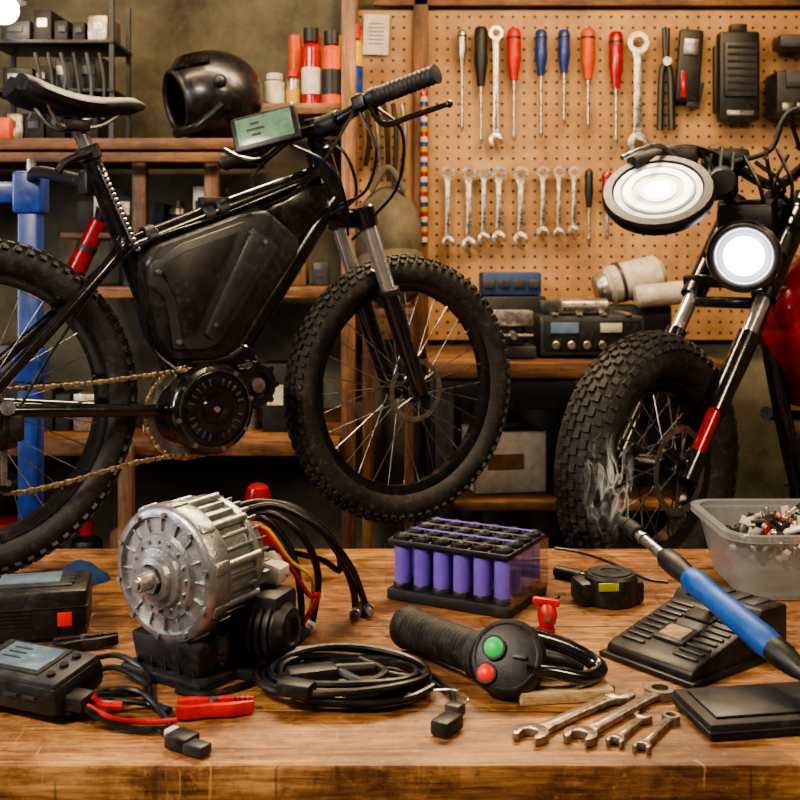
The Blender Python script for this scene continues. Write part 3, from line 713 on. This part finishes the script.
# tester with leads
b=MB('battery_tester')
R=rotm(0,0,-24)@rotm(8,0,0); c=T(28,712)+V((0,.02,.038))
b.box((.165,.10,.042),c,R,black_pl,.012); b.box((.155,.088,.01),c+R@V((0,0,.020)),R,dgrey,.004)
b.box((.102,.07,.003),c+R@V((-.012,.004,.0255)),R,black_mat,.001); b.box((.088,.056,.002),c+R@V((-.012,.005,.027)),R,screen,.0005)
for k in range(3): b.box((.03,.003,.001),c+R@V((-.03,.02-.012*k,.0282)),R,dgrey)
for k in range(3): b.cyl(c+R@V((.056,-.025+k*.025,.024)),c+R@V((.056,-.025+k*.025,.029)),.006,None,black_pl,12)
b.box((.04,.03,.02),c+R@V((.09,-.02,-.005)),R,black_pl,.005)
b.tube([c+R@V((-.085,-.04,-.01)),c+R@V((-.095,0,-.01)),c+R@V((-.085,.04,-.01))],.008,black_pl,8)
for k in range(4): b.box((.02,.003,.004),c+R@V((-.05+k*.03,-.051,.005)),R,dgrey)
b.build()
b=MB('tester_leads')
ee=c+R@V((.112,-.02,-.005))
b.tube([ee,T(112,700,.02),T(150,704,.008),T(170,710,.012)],.0042,cable,8)
b.tube([ee-V((0,.012,0)),T(112,718,.02),T(145,722,.008),T(178,720,.014)],.0035,red,8)
b.tube([ee-V((0,.02,0)),T(110,722,.015),T(140,730,.006),T(160,730,.008),T(172,738,.01)],.0045,cable,8)
b.tube([ee+V((0,.012,0)),T(108,690,.025),T(140,692,.02),T(164,716,.008),T(172,735,.01)],.0045,cable,8)
b.tube([T(90,658,.02),T(120,656,.02),T(148,674,.01),T(144,692,.01),T(118,694,.02),ee+V((0,.02,0))],.0045,cable,8)
b.tube([T(94,670,.02),T(118,668,.02),T(146,684,.01),T(152,704,.008),T(168,712,.01)],.0045,cable,8)
b.tube([ee+V((0,.006,.004)),T(100,704,.024),T(122,706,.02)],.006,red,8)
b.box((.035,.03,.018),T(182,740,.0105),rotm(0,0,-30),black_pl,.004); b.box((.03,.022,.014),T(197,748,.0085),rotm(0,0,-30),dgrey,.003); b.box((.012,.018,.01),T(172,732,.012),rotm(0,0,-30),white,.002)
b.build()
def clamp(name,p,ang,m,s=1.0):
    b=MB(name); R=rotm(0,0,ang)
    for sg in (-1,1):
        pl=[(-.045,.002*sg),(-.045,.013*sg),(-.03,.018*sg),(-.005,.013*sg),(.02,.015*sg),(.05,.008*sg),(.052,.002*sg),(.02,.004*sg),(-.01,.002*sg),(-.03,.006*sg)]
        if sg<0: pl=pl[::-1]
        b.prism([(x*s,y*s) for x,y in pl],.016*s,p+Z*.0105*s+R@V((0,.0015*sg,0)),R,m,.0018*s)
    b.cyl(p+Z*.0015,p+Z*.022*s,.0055*s,None,alu_d,12)
    for k in range(4): b.box((.002,.008,.004),p+Z*.02*s+R@V((.025*s+k*.006*s,0,0)),R,alu_d)
    b.build()
clamp('alligator_clip',T(213,715),8,red,1.05)
clamp('alligator_clip',T(84,649),22,black_pl,1.0)
b=MB('tape_measure')
p=T(606,606)+V((0,.02,0))
R=rotm(0,0,12)
b.lathe([(0,.001),(.043,.001),(.046,.004),(.046,.048),(.042,.053),(.02,.054),(0,.053)],p+V((.012,0,0)),Z,black_pl,36)
b.box((.055,.06,.042),p+V((-.025,0,.022)),R,black_pl,.01); b.box((.026,.05,.04),p+V((.052,.006,.022)),R,black_pl,.008)
b.box((.035,.004,.014),p+V((.0,-.046,.04)),rotm(0,0,4),mat('lime_label','#8a9440',.4),.001)
b.ring(p+V((.012,0,.054)),Z,.018,.036,.003,dgrey,28)
b.build()
b=MB('red_spring_clip')
p=T(546,634)
b.tube([p+V((0,0,.008)),p+V((.002,.0,.03)),p+V((0,.003,.05))],lambda t:.009+.007*math.sin(t*3.1),red,12)
b.box((.044,.014,.012),p+V((0,0,.052)),rotm(0,8,0),red,.004); b.cyl(p+V((0,-.016,.03)),p+V((0,.016,.03)),.006,None,alu_d,10)
b.box((.026,.02,.012),p+V((0,0,.0075)),rotm(0,0,20),red,.004)
b.tube([p+V((.015,0,.055)),p+V((.025,.03,.05)),p+V((.01,.05,.012)),p+V((.01,.1,.004))],.002,cable,6)
b.build()
b=MB('marker_pen'); b.cyl(T(556,571,.011),T(634,588,.011),.0105,None,black_gloss,14,.002); b.cyl(T(556,571,.011),T(582,577,.011),.0115,None,black_pl,14,.001); b.build()
b=MB('thin_wire'); b.tube([T(555,548,.003),T(580,552,.003),T(610,562,.003),T(645,578,.003),T(668,582,.003)],.0025,cable,6); b.build()
# soldering stand
b=MB('soldering_iron_stand')
o=T(606,656); f=T(692,688); e1=(f-o).normalized(); e2=V((-e1.y,e1.x,0)); Wd=(f-o).length; Ld=.235
Rs=Matrix((e2,Z,e2.cross(Z))).transposed()
mid=(o+f)/2+Z*.0015
b.prism([(0,0),(Ld,0),(Ld,.072),(Ld*.72,.074),(Ld*.66,.058),(Ld*.06,.024),(0,.018)],Wd,mid,Rs,black_pl,.005)
b.box((Wd+.016,.25,.008),mid+e2*Ld/2+Z*.003,Matrix((e1,e2,Z)).transposed(),black_pl,.002)
sl=(V((Ld*.6,.034))); sd=(e2*sl.x+Z*sl.y).normalized(); sn=sd.cross(e1).normalized(); 
if sn.z<0: sn=-sn
RS=Matrix((e1,sd,sn)).transposed(); sb=mid+e2*Ld*.06+Z*.024
for k in range(9):
    for jx in (-.34,.34): b.box((.042,.006,.004),sb+sd*(.012+k*.0155)+e1*(jx*Wd)*.9+sn*.0012,RS,dgrey,.001)
b.box((.056,.046,.006),sb+sd*.055+sn*.002,RS,dgrey,.001); b.box((.04,.03,.005),sb+sd*.055+sn*.005,RS,wood_c,.001)
b.box((.05,.03,.004),sb+sd*.12+sn*.002,RS,black_mat,.001)
for jx in (-.3,-.1,.1,.3): b.box((.02,.045,.003),mid+e2*Ld*.86+e1*Wd*jx+Z*.0735,Matrix((e1,e2,Z)).transposed(),dgrey,.001)
tip=P(626,524,1.80); end=P(797,668,1.44); di=(end-tip); 
def ip(t): return tip+di*t
b.tube([mid+e2*Ld*.7+Z*.07,ip(.40)-Z*.022],.008,black_pl,8,smooth=False)
b.build()
b=MB('soldering_iron')
b.cyl(ip(-.04),ip(.02),.006,.013,black_mat,16); b.cyl(ip(.02),ip(.09),.0135,.0135,black_mat,16,.002)
b.cyl(ip(.07),ip(.27),.0085,None,alu_d,16); b.cyl(ip(.12),ip(.13),.0105,None,alu_d,16)
b.lathe([(0,0),(.011,0),(.0165,.01),(.0175,.04),(.0155,.06),(.0155,.08)],ip(.255),di,black_pl,24)
pr=[(.0155,0),(.0185,.006),(.0195,.03),(.0175,.05),(.0175,.07),(.019,.09),(.019,.13),(.0205,.17),(.018,.19),(0,.19)]
b.lathe(pr,ip(.42),di,blueh,28)
b.lathe([(0,0),(.018,0),(.019,.02),(.014,.05),(.008,.07)],ip(.42)+di.normalized()*.185,di,black_pl,20)
e_=ip(.42)+di.normalized()*.25
b.tube([e_,e_+di.normalized()*.04-Z*.002,T(860,660,.02),T(940,620,.006)],.0045,cable,8)
b.build()
b=MB('black_tool_case'); R=rotm(0,0,9); p=T(762,718)+V((.01,0,.0))
b.box((.22,.12,.022),p+Z*.012,R,black_mat,.005); b.box((.19,.09,.004),p+Z*.0245,R,black_pl,.002); b.box((.222,.122,.003),p+Z*.012,R,dgrey,.001)
b.build()
# tub
b=MB('parts_tub')
tc_=V((.772,2.05,BZ)); 
def rr(w,d,r,z,nk=6):
    out=[]
    for sx_,sy_,a0 in ((1,1,0),(-1,1,90),(-1,-1,180),(1,-1,270)):
        for k in range(nk+1):
            a=math.radians(a0+90*k/nk); out.append(tc_+V((sx_*(w-r)+r*math.cos(a),sy_*(d-r)+r*math.sin(a),z)))
    return out
b.loft([rr(.165,.115,.04,.002),rr(.19,.14,.05,.108),rr(.203,.153,.055,.11),rr(.203,.153,.055,.122),rr(.188,.138,.05,.122),rr(.185,.135,.05,.108),rr(.16,.11,.04,.006)],tubm)
pal=[white,red,black_pl,alu_d,card,black_mat,cream,dgrey,orange,steel,black_pl,steel]
for i in range(420):
    a=random.uniform(0,6.28); r=random.uniform(0,1)**.5
    x=math.cos(a)*r*.155;y=math.sin(a)*r*.112; z=random.uniform(.05,.105)+.035*(1-r)
    R=rotm(random.uniform(0,360),random.uniform(0,360),random.uniform(0,360)); m=random.choice(pal)
    if i%3: b.box((random.uniform(.01,.035),random.uniform(.006,.02),random.uniform(.004,.012)),tc_+V((x,y,z)),R,m,.001)
    else: b.cyl(tc_+V((x,y,z)),tc_+V((x,y,z))+R@V((0,0,random.uniform(.01,.03))),random.uniform(.002,.006),None,m,8)
b.build()
# smoke volume with procedural wisps
sm=bpy.data.materials.new('solder_smoke'); sm.use_nodes=True; nt=sm.node_tree; nt.nodes.remove(nt.nodes['Principled BSDF'])
vs=nn(nt,'ShaderNodeVolumeScatter'); vs.inputs['Color'].default_value=(.85,.9,1,1)
tc=nn(nt,'ShaderNodeTexCoord'); mp=nn(nt,'ShaderNodeMapping'); mp.inputs['Scale'].default_value=(34,34,15); nt.links.new(tc.outputs['Object'],mp.inputs['Vector'])
no=nn(nt,'ShaderNodeTexNoise'); no.inputs['Scale'].default_value=1; no.inputs['Detail'].default_value=1.5; no.inputs['Distortion'].default_value=1.2; nt.links.new(mp.outputs[0],no.inputs['Vector'])
rid=mth(nt,'ABSOLUTE',mth(nt,'SUBTRACT',no.outputs['Fac'],.5)); rid=mth(nt,'MAXIMUM',mth(nt,'SUBTRACT',1.0,mth(nt,'MULTIPLY',rid,26)),0.0)
m2_=nn(nt,'ShaderNodeMapping'); m2_.inputs['Scale'].default_value=(1/.05,1/.012,1/.095); nt.links.new(tc.outputs['Object'],m2_.inputs['Vector'])
ln=nn(nt,'ShaderNodeVectorMath',operation='LENGTH'); nt.links.new(m2_.outputs[0],ln.inputs[0])
fall=mth(nt,'MAXIMUM',mth(nt,'SUBTRACT',1.0,ln.outputs['Value']),0.0)
nt.links.new(mth(nt,'MULTIPLY',mth(nt,'MULTIPLY',rid,fall),150.0),vs.inputs['Density']); nt.links.new(vs.outputs[0],nt.nodes['Material Output'].inputs['Volume'])
b=MB('solder_smoke_wisp'); b.sph(P(609,484,1.8),(.05,.012,.095),sm,None,24); b.build()
# ---------------------------------------------------------------- right rear bench and machines
b=MB('rear_workbench')
b.box((.94,.7,.05),(.56,3.78,1.155),None,wood_s,.004)
b.box((.90,.03,.1),(.56,3.47,1.08),None,black_pl,.003)
for x in (.14,.97):
    for y in (3.48,4.08): b.box((.06,.06,1.13),(x,y,.565),None,black_pl,.003)
b.box((.06,.06,1.13),((582-400)/F*3.5,3.48,.565),None,dgrey,.003)
b.box((.8,.6,.03),(.56,3.78,.72),None,wood_s,.003)
b.build()
RZ=1.181
b=MB('bench_power_supply')
X=px2(590,3.6)
b.box((.34,.2,.13),(X,3.66,RZ+.072),None,dgrey,.012); b.box((.31,.01,.10),(X,3.557,RZ+.075),None,black_pl,.004)
for k in range(5): b.cyl((X-.12+k*.05,3.552,RZ+.045),(X-.12+k*.05,3.53,RZ+.045),.013,None,steel,16,.002)
b.box((.09,.006,.035),(X-.09,3.55,RZ+.10),None,screen,.002); b.box((.07,.006,.03),(X+.06,3.55,RZ+.10),None,cream,.002)
for k in range(4): b.box((.02,.2,.01),(X-.12+k*.08,3.66,RZ+.142),None,steel,.002)
b.cyl((X-.1,3.6,RZ+.165),(X+.06,3.62,RZ+.165),.028,None,steel,18,.005); b.box((.08,.08,.04),(X-.12,3.66,RZ+.165),None,dgrey,.006)
for sx_ in (-.14,.14): b.cyl((X+sx_,3.6,RZ+.0),(X+sx_,3.6,RZ+.012),.015,None,black_mat,10)
b.build()
b=MB('bench_vise'); X=px2(510,3.6)
b.box((.16,.16,.04),(X,3.62,RZ+.021),None,dgrey,.006); b.box((.09,.12,.08),(X,3.62,RZ+.08),None,dgrey,.012); b.box((.14,.035,.05),(X,3.56,RZ+.13),None,steel,.004); b.box((.14,.03,.05),(X,3.63,RZ+.13),None,steel,.004)
b.cyl((X,3.55,RZ+.08),(X,3.46,RZ+.08),.012,None,steel,12); b.cyl((X-.06,3.47,RZ+.08),(X+.06,3.47,RZ+.08),.006,None,steel,8)
b.build()
b=MB('heat_gun_canister')
xa,xb=px2(604,3.9),px2(662,3.9)
b.box((.26,.14,.16),(px2(632,3.9),3.92,RZ+.081),None,dgrey,.01)
b.cyl((xa,3.88,RZ+.225),(xb,3.9,RZ+.275),.068,None,cream,36,.02)
b.cyl((xa-.035,3.878,RZ+.215),(xa+.005,3.88,RZ+.226),.048,.058,steel,28,.006)
b.ring((xa+.05,3.884,RZ+.24),(xb-xa,.02,.05),.064,.073,.012,dgrey,32)
b.cyl((xa+.09,3.80,RZ+.19),(xb+.07,3.80,RZ+.21),.04,None,cream,28,.01)
b.build()
b=MB('blue_parts_organizer')
X=px2(510,3.95)
b.box((.21,.16,.08),(X,3.97,RZ+.235),None,mat('dark_blue_plastic','#1c3860',.5,dust=.2),.006); b.box((.24,.18,.19),(X,3.97,RZ+.096),None,black_pl,.006)
for k in range(4): b.box((.04,.01,.03),(X-.08+k*.053,3.885,RZ+.235),None,dgrey,.002)
b.build()
b=MB('cardboard_carton'); b.box((.24,.2,.2),(px2(503,3.7),3.7,.736+.101),rotm(0,0,10),white,.004); b.box((.12,.002,.05),(px2(503,3.7),3.595,.84),rotm(0,0,10),card); b.build()
b=MB('tool_bag'); b.sph((.76,3.74,.737+.15),(.2,.16,.149),black_mat); b.tube([(.66,3.66,.98),(.76,3.64,1.03),(.86,3.66,.98)],.012,black_pl,8); b.build()
# ---------------------------------------------------------------- pegboard tools
PY=WY-.06
def q(px,py): return P(px,py,PY)
def screwdriver(px,ya,yb,m,hf=.5,w=.017):
    b=MB('screwdriver'); A=q(px,ya);B=q(px,yb); L=A.z-B.z; H=L*hf
    b.lathe([(0,0),(w*.7,0),(w,-.012),(w*.95,-H*.35),(w*1.05,-H*.6),(w*.7,-H*.85),(w*.6,-H),(0,-H)],A,Z,m,10)
    b.cyl((A.x,A.y,A.z-H*.16),(A.x,A.y,A.z-H*.2),w*1.03,None,black_pl,10)
    b.cyl((A.x,A.y,A.z-H),(A.x,A.y,B.z+.02),.0065,None,steel,10); b.cyl((A.x,A.y,B.z+.02),(A.x,A.y,B.z),.009,.004,steel,8)
    b.box((.008,.045,.008),(A.x,PY+.025,A.z-H*1.05),None,steel); b.build()
for px,ya,yb,m,hf,w in ((462,30,132,steel,.35,.018),(481,27,145,black_pl,.5,.025),(514,29,142,red,.45,.026),(541,30,138,blue,.42,.023),(564,30,125,blue,.45,.023),(588,29,130,orange,.5,.027),(616,32,145,redg,.5,.027),(589,170,245,black_pl,.5,.016),(607,172,240,redg,.5,.02)):
    screwdriver(px,ya,yb,m,hf,w)
def hang_wrench(px,ya,yb,w,m=steel):
    wrench('combination_wrench',q(px,yb),q(px,ya),w,.014,m,nrm=(0,-1,0))
hang_wrench(496,26,148,.028); hang_wrench(638,32,155,.042)
for px,yb,w in ((448,250,.026),(469,253,.029),(484,246,.025),(499,246,.028),(521,248,.03),(543,240,.025),(559,240,.023),(574,238,.023)): hang_wrench(px,166,yb,w)
b=MB('hanging_pliers')
for sg in (-1,1):
    b.tube([q(666,28)+V((sg*.006,0,0)),q(666,60),q(666,75)+V((-sg*.016,0,0)),q(666,130)+V((-sg*.022,0,0))],lambda t:.010+.004*t,black_pl,8)
b.cyl(q(666,62)-V((0,.02,0)),q(666,62)+V((0,.01,0)),.016,None,steel,12); b.build()
b=MB('digital_caliper'); b.box((.09,.03,.27),q(689,66),rotm(0,4,0),black_pl,.01); b.box((.055,.01,.06),q(690,48)-V((0,.018,0)),rotm(0,4,0),alu_d,.003); b.box((.02,.01,.1),q(682,85)-V((0,.02,0)),None,redg,.003); b.box((.05,.02,.1),q(695,95),rotm(0,12,0),dgrey,.004); b.build()
b=MB('wall_charger'); b.box((.15,.06,.33),q(736,78)-V((0,.02,0)),None,black_pl,.012); b.box((.12,.02,.2),q(736,72)-V((0,.055,0)),None,dgrey,.004)
for k in range(7): b.box((.1,.006,.008),q(736,50+k*7)-V((0,.067,0)),None,black_mat)
b.box((.1,.01,.02),q(736,115)-V((0,.052,0)),None,alu_d,.002); b.box((.06,.04,.03),q(736,30)-V((0,.02,0)),None,black_pl,.004); b.build()
b=MB('magnetic_rail'); b.box((.02,.03,.25),q(716,80),None,black_pl,.003); b.build()
b=MB('wall_organizer'); b.box((.26,.14,.16),q(800,98)-V((0,.06,0)),None,black_pl,.01); b.box((.2,.01,.06),q(800,85)-V((0,.135,0)),None,dgrey,.003)
for k in range(4): b.box((.04,.006,.03),q(775+k*14,112)-V((0,.135,0)),None,alu_d,.002)
b.box((.26,.1,.05),q(806,46)-V((0,.05,0)),None,dgrey,.01); b.build()
b=MB('wall_note'); b.box((.095,.002,.15),q(376,33)+V((0,.03,0)),rotm(0,2,0),paper)
for k in range(6): b.box((.06,.0015,.003),q(376,22+k*4)+V((0,.028,0)),rotm(0,2,0),dgrey)
b.build()
b=MB('striped_measuring_stick')
for k in range(30):
    A=P(424,92+k*5,PY+.011);B=P(424,97+k*5,PY+.011); b.cyl(A,B,.014,None,(redg,white,blue,yel)[k%4],10)
b.build()
b=MB('hanging_cable_hook')
for k in range(5):
    x=px2(366+k*9,PY); b.tube([(x,PY,2.08),(x+.012,PY-.01,1.95),(x+.02*math.sin(k),PY,1.85-.03*k)],.009,(black_pl,steel,black_pl,dgrey,steel)[k],6)
b.build()
# ---------------------------------------------------------------- left shelving
b=MB('storage_shelf')
xl,xr=-1.75,px2(341,3.5)
def bd(x0,x1,py,d0=3.4,th=.035,m=wood_s):
    z=CZ-(py-260)/F*d0; b.box((x1-x0,WY-d0-.01,th),((x0+x1)/2,(WY+d0)/2-.005,z-th/2),None,m,.003); return z
zA=bd(xl,px2(235,3.4),138); zB=bd(px2(262,3.5),xr,103,3.5); zC=bd(px2(60,3.5),xr,287,3.5); zD=bd(xl,xr,440,3.4,.05)
zM=CZ-(232-260)/F*3.6; b.box((px2(250,3.6)-px2(60,3.6),.5,.02),((px2(250,3.6)+px2(60,3.6))/2,3.85,zM-.011),None,wood_s,.003)
b.box((.045,.04,zA-zC-.04),(px2(132,3.42),3.53,(zA+zC)/2-.017),None,wood_z,.003); b.box((.045,.04,zA-zC-.04),(px2(206,3.42),3.53,(zA+zC)/2-.017),None,wood_z,.003)
b.box((.045,.04,2.6),(xr+.025,3.48,1.3),None,wood_z,.003); b.box((.045,.04,1.9),(xl-.025,3.5,.95),None,wood_z,.003)
b.box((.045,.04,.93),(px2(128,3.4),3.38,.465),None,wood_z,.003)
b.box((1.4,.02,.03),(-1.15,3.40,zA-.06),None,wood_s,.003)
zF=.35; b.box((xr-xl,.75,.04),((xr+xl)/2,3.77,zF-.02),None,wood_s,.003)
b.build()
def clutter(name,x0,x1,z,yf,hmin,hmax,pal,wmin=.03,wmax=.07,kind='mix'):
    b=MB(name); x=x0
    while True:
        w=random.uniform(wmin,wmax); h=random.uniform(hmin,hmax); m=random.choice(pal); y=yf+random.uniform(0,.08); xx=x+w/2
        if x+w>x1: break
        if kind=='box' or (kind=='mix' and random.random()<.5):
            b.box((w*.95,.14,h),(xx,y+.07,z+h/2+.001),None,m,.004); b.box((w*.6,.002,h*.3),(xx,y-.001,z+h*.55),None,random.choice(pal))
        else:
            r=w*.46; b.lathe([(0,.001),(r,.001),(r,h*.75),(r*.9,h*.8),(r*.4,h*.85),(r*.4,h),(0,h)],(xx,y+.05,z),Z,m,16); b.cyl((xx,y+.05,z+h*.86),(xx,y+.05,z+h+.004),r*.45,None,random.choice(pal),12)
            b.cyl((xx,y+.05,z+h*.2),(xx,y+.05,z+h*.6),r*1.02,None,random.choice(pal),16)
        x+=w+random.uniform(.002,.02)
    b.build()
dk=[black_pl,dgrey,black_mat,black_mat,steel_r,cream]
dk2=[black_pl,dgrey,black_mat,redg,card,black_mat,steel,black_pl,steel_r]
clutter('oil_bottles',px2(66,3.6),px2(248,3.6),zM,3.64,.09,.17,dk,.03,.07)
clutter('tool_crates',px2(110,3.55),px2(330,3.55),zC,3.6,.06,.13,dk2,.05,.12)
clutter('workshop_supplies',px2(-60,3.4),px2(125,3.4),zD,3.5,.1,.3,dk,.05,.12)
clutter('parts_bins',px2(132,3.4),px2(330,3.4),zD,3.5,.06,.3,dk+[redg,card,steel_r],.04,.1)
clutter('storage_boxes',xl+.05,xr-.05,zF,3.55,.12,.36,[black_pl,redg,dgrey,black_mat,card,black_mat,redg],.07,.2)
# rack top left
b=MB('tool_crate_rack')
for zz in (.0,.17,.33):
    b.box((.42,.25,.012),(px2(50,3.6),3.72,zA+zz+.008),None,black_pl,.002)
for xx in (-.2,.2): 
    for yy in (3.61,3.83): b.box((.015,.015,.5),(px2(50,3.6)+xx,yy,zA+.25),None,black_pl)
for zz in (.0,.17,.33):
    x=px2(50,3.6)-.18
    while x<px2(50,3.6)+.12:
        w=random.uniform(.04,.1); h=random.uniform(.06,.13); b.box((w,.15,h),(x+w/2,3.73,zA+zz+.015+h/2),rotm(0,0,random.uniform(-8,8)),random.choice(dk[:5]),.006); b.box((w*.5,.004,h*.25),(x+w/2,3.65,zA+zz+.015+h*.6),None,random.choice([dgrey,dgrey,steel,steel_r]))
        x+=w+.01
for k in range(6):
    x=px2(30+k*13,3.55); b.tube([(x,3.6,zA+.30),(x+.02,3.585,zA+.2),(x+random.uniform(-.05,.05),3.585,zA+.08)],.007,black_pl if k%2 else dgrey,6)
b.build()
b=MB('orange_solvent_can'); p=V((px2(6,3.5),3.47,zA)); b.box((.06,.04,.07),p+V((0,0,.036)),None,orange,.006); b.cyl(p+Z*.07,p+Z*.085,.012,None,black_pl,14); b.build()
# helmet
b=MB('motorcycle_helmet')
hc=P(212,95,3.55); hc.z=zA+.150
fd_=V((-.84,-.50,-.22)).normalized()
Rr=.157; pr=[]
for k in range(40,181,5):
    a=math.radians(k); pr.append((Rr*math.sin(a),Rr*1.05*math.cos(a)))
pr[-1]=(0,-Rr*1.05)
b.lathe(pr,hc,fd_,helm,48,sc=(1,.94))
b.lathe([(x*.88,y*.88) for x,y in pr],hc,fd_,black_mat,48)
e=math.radians(40); b.tor(hc+fd_*Rr*1.0*math.cos(e),fd_,Rr*.94*math.sin(e),.011,black_pl,48,8)
def hp(az,el,r=1.03):
    Rh=frame(fd_); d=Rh@V((math.sin(az)*math.cos(el),math.sin(el),math.cos(az)*math.cos(el))); return hc+d*Rr*r
rg=[]
for i in range(15):
    az=math.radians(-75+i*150/14); rg.append([hp(az,math.radians(38),1.05),hp(az,math.radians(58),1.05),hp(az,math.radians(58),1.01),hp(az,math.radians(38),1.01)])
b.loft(rg,black_gloss)
b.tube([hp(math.radians(-80),math.radians(-15),1.0),hp(math.radians(-40),math.radians(-34),1.02),hp(0,math.radians(-36),1.02),hp(math.radians(40),math.radians(-34),1.02),hp(math.radians(80),math.radians(-15),1.0)],.018,helm,12)
for sg in (-1,1): c=hp(sg*math.radians(80),math.radians(12),1.0); b.sph(c,(.022,.022,.022),black_pl)
b.build(recalc=True)
# spray cans
b=MB('spray_cans')
x=px2(262,3.6)
for k,(m,h,r) in enumerate(((cream,.11,.034),(steel,.12,.024),(redg,.25,.032),(orange,.24,.032),(yel,.26,.034))):
    x+=r; b.lathe([(0,.001),(r,.001),(r,h*.82),(r*.5,h*.9),(r*.5,h),(0,h)],(x,3.66,zB),Z,m,20); b.cyl((x,3.66,zB+h*.2),(x,3.66,zB+h*.55),r*1.015,None,(white,yel,white,black_pl,blue)[k],20)
    b.cyl((x,3.66,zB+h*.9),(x,3.66,zB+h*1.08),r*.8,None,(white,red,black_pl,black_pl,red)[k],16)
    if k: b.cyl((x-.005,3.78,zB+.001),(x-.005,3.78,zB+.27),r*.95,None,(yel,orange,redg,yel)[k%4],16)
    x+=r+.004
b.build()
b=MB('red_flashlight'); A=P(76,270,3.62);B=P(100,220,3.62); b.cyl(A,B,.034,.03,redg,18,.004); b.cyl(B,B+(B-A)*.2,.02,.03,black_pl,14); b.cyl(A-(B-A)*.12,A,.034,None,black_mat,16,.003); b.cyl(A+(B-A)*.4,A+(B-A)*.5,.0345,None,dgrey,18); b.build()
b=MB('canvas_bag'); c=P(388,232,3.85); b.sph(c-Z*.02,(.12,.12,.18),beige); b.sph(c-Z*.14+V((.01,-.02,0)),(.13,.13,.12),beige); b.tube([c+V((-.06,-.05,.14)),c+V((0,-.06,.22)),c+V((.06,-.05,.14))],.012,beige,8)
b.build()
b=MB('bag_side_table'); zt=c.z-.262; b.box((.18,.40,.03),(-.04,3.86,zt-.015),None,wood_s,.003)
for sx_ in (-.07,.07):
    for y in (3.69,4.03): b.box((.03,.04,zt-.03),(-.04+sx_,y,(zt-.03)/2),None,wood_z)
b.build()
b=MB('red_fire_canister'); p=V((px2(258,3.1),3.1,0)); b.lathe([(0,.001),(.036,.001),(.038,.01),(.038,.83),(.03,.86),(.015,.87),(0,.87)],p,Z,redg,24); b.build()
b=MB('clamp_lamp'); p=P(4,8,3.5); b.lathe([(.01,.09),(.04,.08),(.075,.02),(.071,.02),(.036,.076)],p,(0,0,1),black_pl,24); b.sph(p-Z*.005,(.046,.046,.046),bulb); b.tube([p+Z*.08,p+V((-.05,.1,.2)),V((p.x-.05,p.y+.1,2.99))],.008,black_pl,8); b.build()
# ---------------------------------------------------------------- lights
def area(name,loc,tgt,e,col,sx_,sy_=None):
    l=bpy.data.lights.new(name,'AREA'); l.energy=e; l.color=lin(col)[:3]; l.shape='RECTANGLE'; l.size=sx_; l.size_y=sy_ or sx_
    o=bpy.data.objects.new(name,l); o.location=loc; o.rotation_euler=(V(tgt)-V(loc)).to_track_quat('-Z','Y').to_euler(); bpy.context.collection.objects.link(o)
area('shop_light_front',(-1.3,.4,2.7),(-.1,1.9,.9),92,'#ffecd2',.8,.35)
area('shop_light_right',(1.5,.8,2.7),(.5,2.1,.9),38,'#ffe0b8',.7,.3)
area('shop_light_mid',(.1,3.0,2.9),(0,1.9,.9),85,'#ffe2b8',1.6,.2)
area('added_gloss_highlight',(-2.6,1.4,1.9),(-.3,2.3,1.2),38,'#eef0fa',.3,1.2)  # added off-frame light, puts highlights on the gloss black bike parts
area('pegboard_light',(.8,3.15,2.92),(.85,4.15,1.6),24,'#ffd6a0',1.4,.15)
area('added_rear_bench_fill',(.5,2.9,2.6),(.5,3.65,1.2),10,'#ffe0b4',.5,.2)  # unseen fill added to brighten the machines on the rear bench
area('shelf_light',(-1.1,2.9,2.85),(-1.0,4.0,1.5),13,'#ffd8a8',.8,.15)
w=bpy.data.worlds.new('w'); bpy.context.scene.world=w; w.use_nodes=True; w.node_tree.nodes['Background'].inputs[0].default_value=(1,.9,.8,1); w.node_tree.nodes['Background'].inputs[1].default_value=.18
cd=bpy.data.cameras.new('camera'); co=bpy.data.objects.new('camera',cd); bpy.context.collection.objects.link(co)
co.location=(0,0,CZ); co.rotation_euler=(math.radians(90),0,0); cd.sensor_width=36; cd.lens=36*F/800; cd.shift_y=-.175
cd.dof.use_dof=True; cd.dof.focus_distance=1.85; cd.dof.aperture_fstop=8
bpy.context.scene.camera=co
try: bpy.context.scene.view_settings.look='AgX - Medium High Contrast'
except Exception as ex: print(ex)
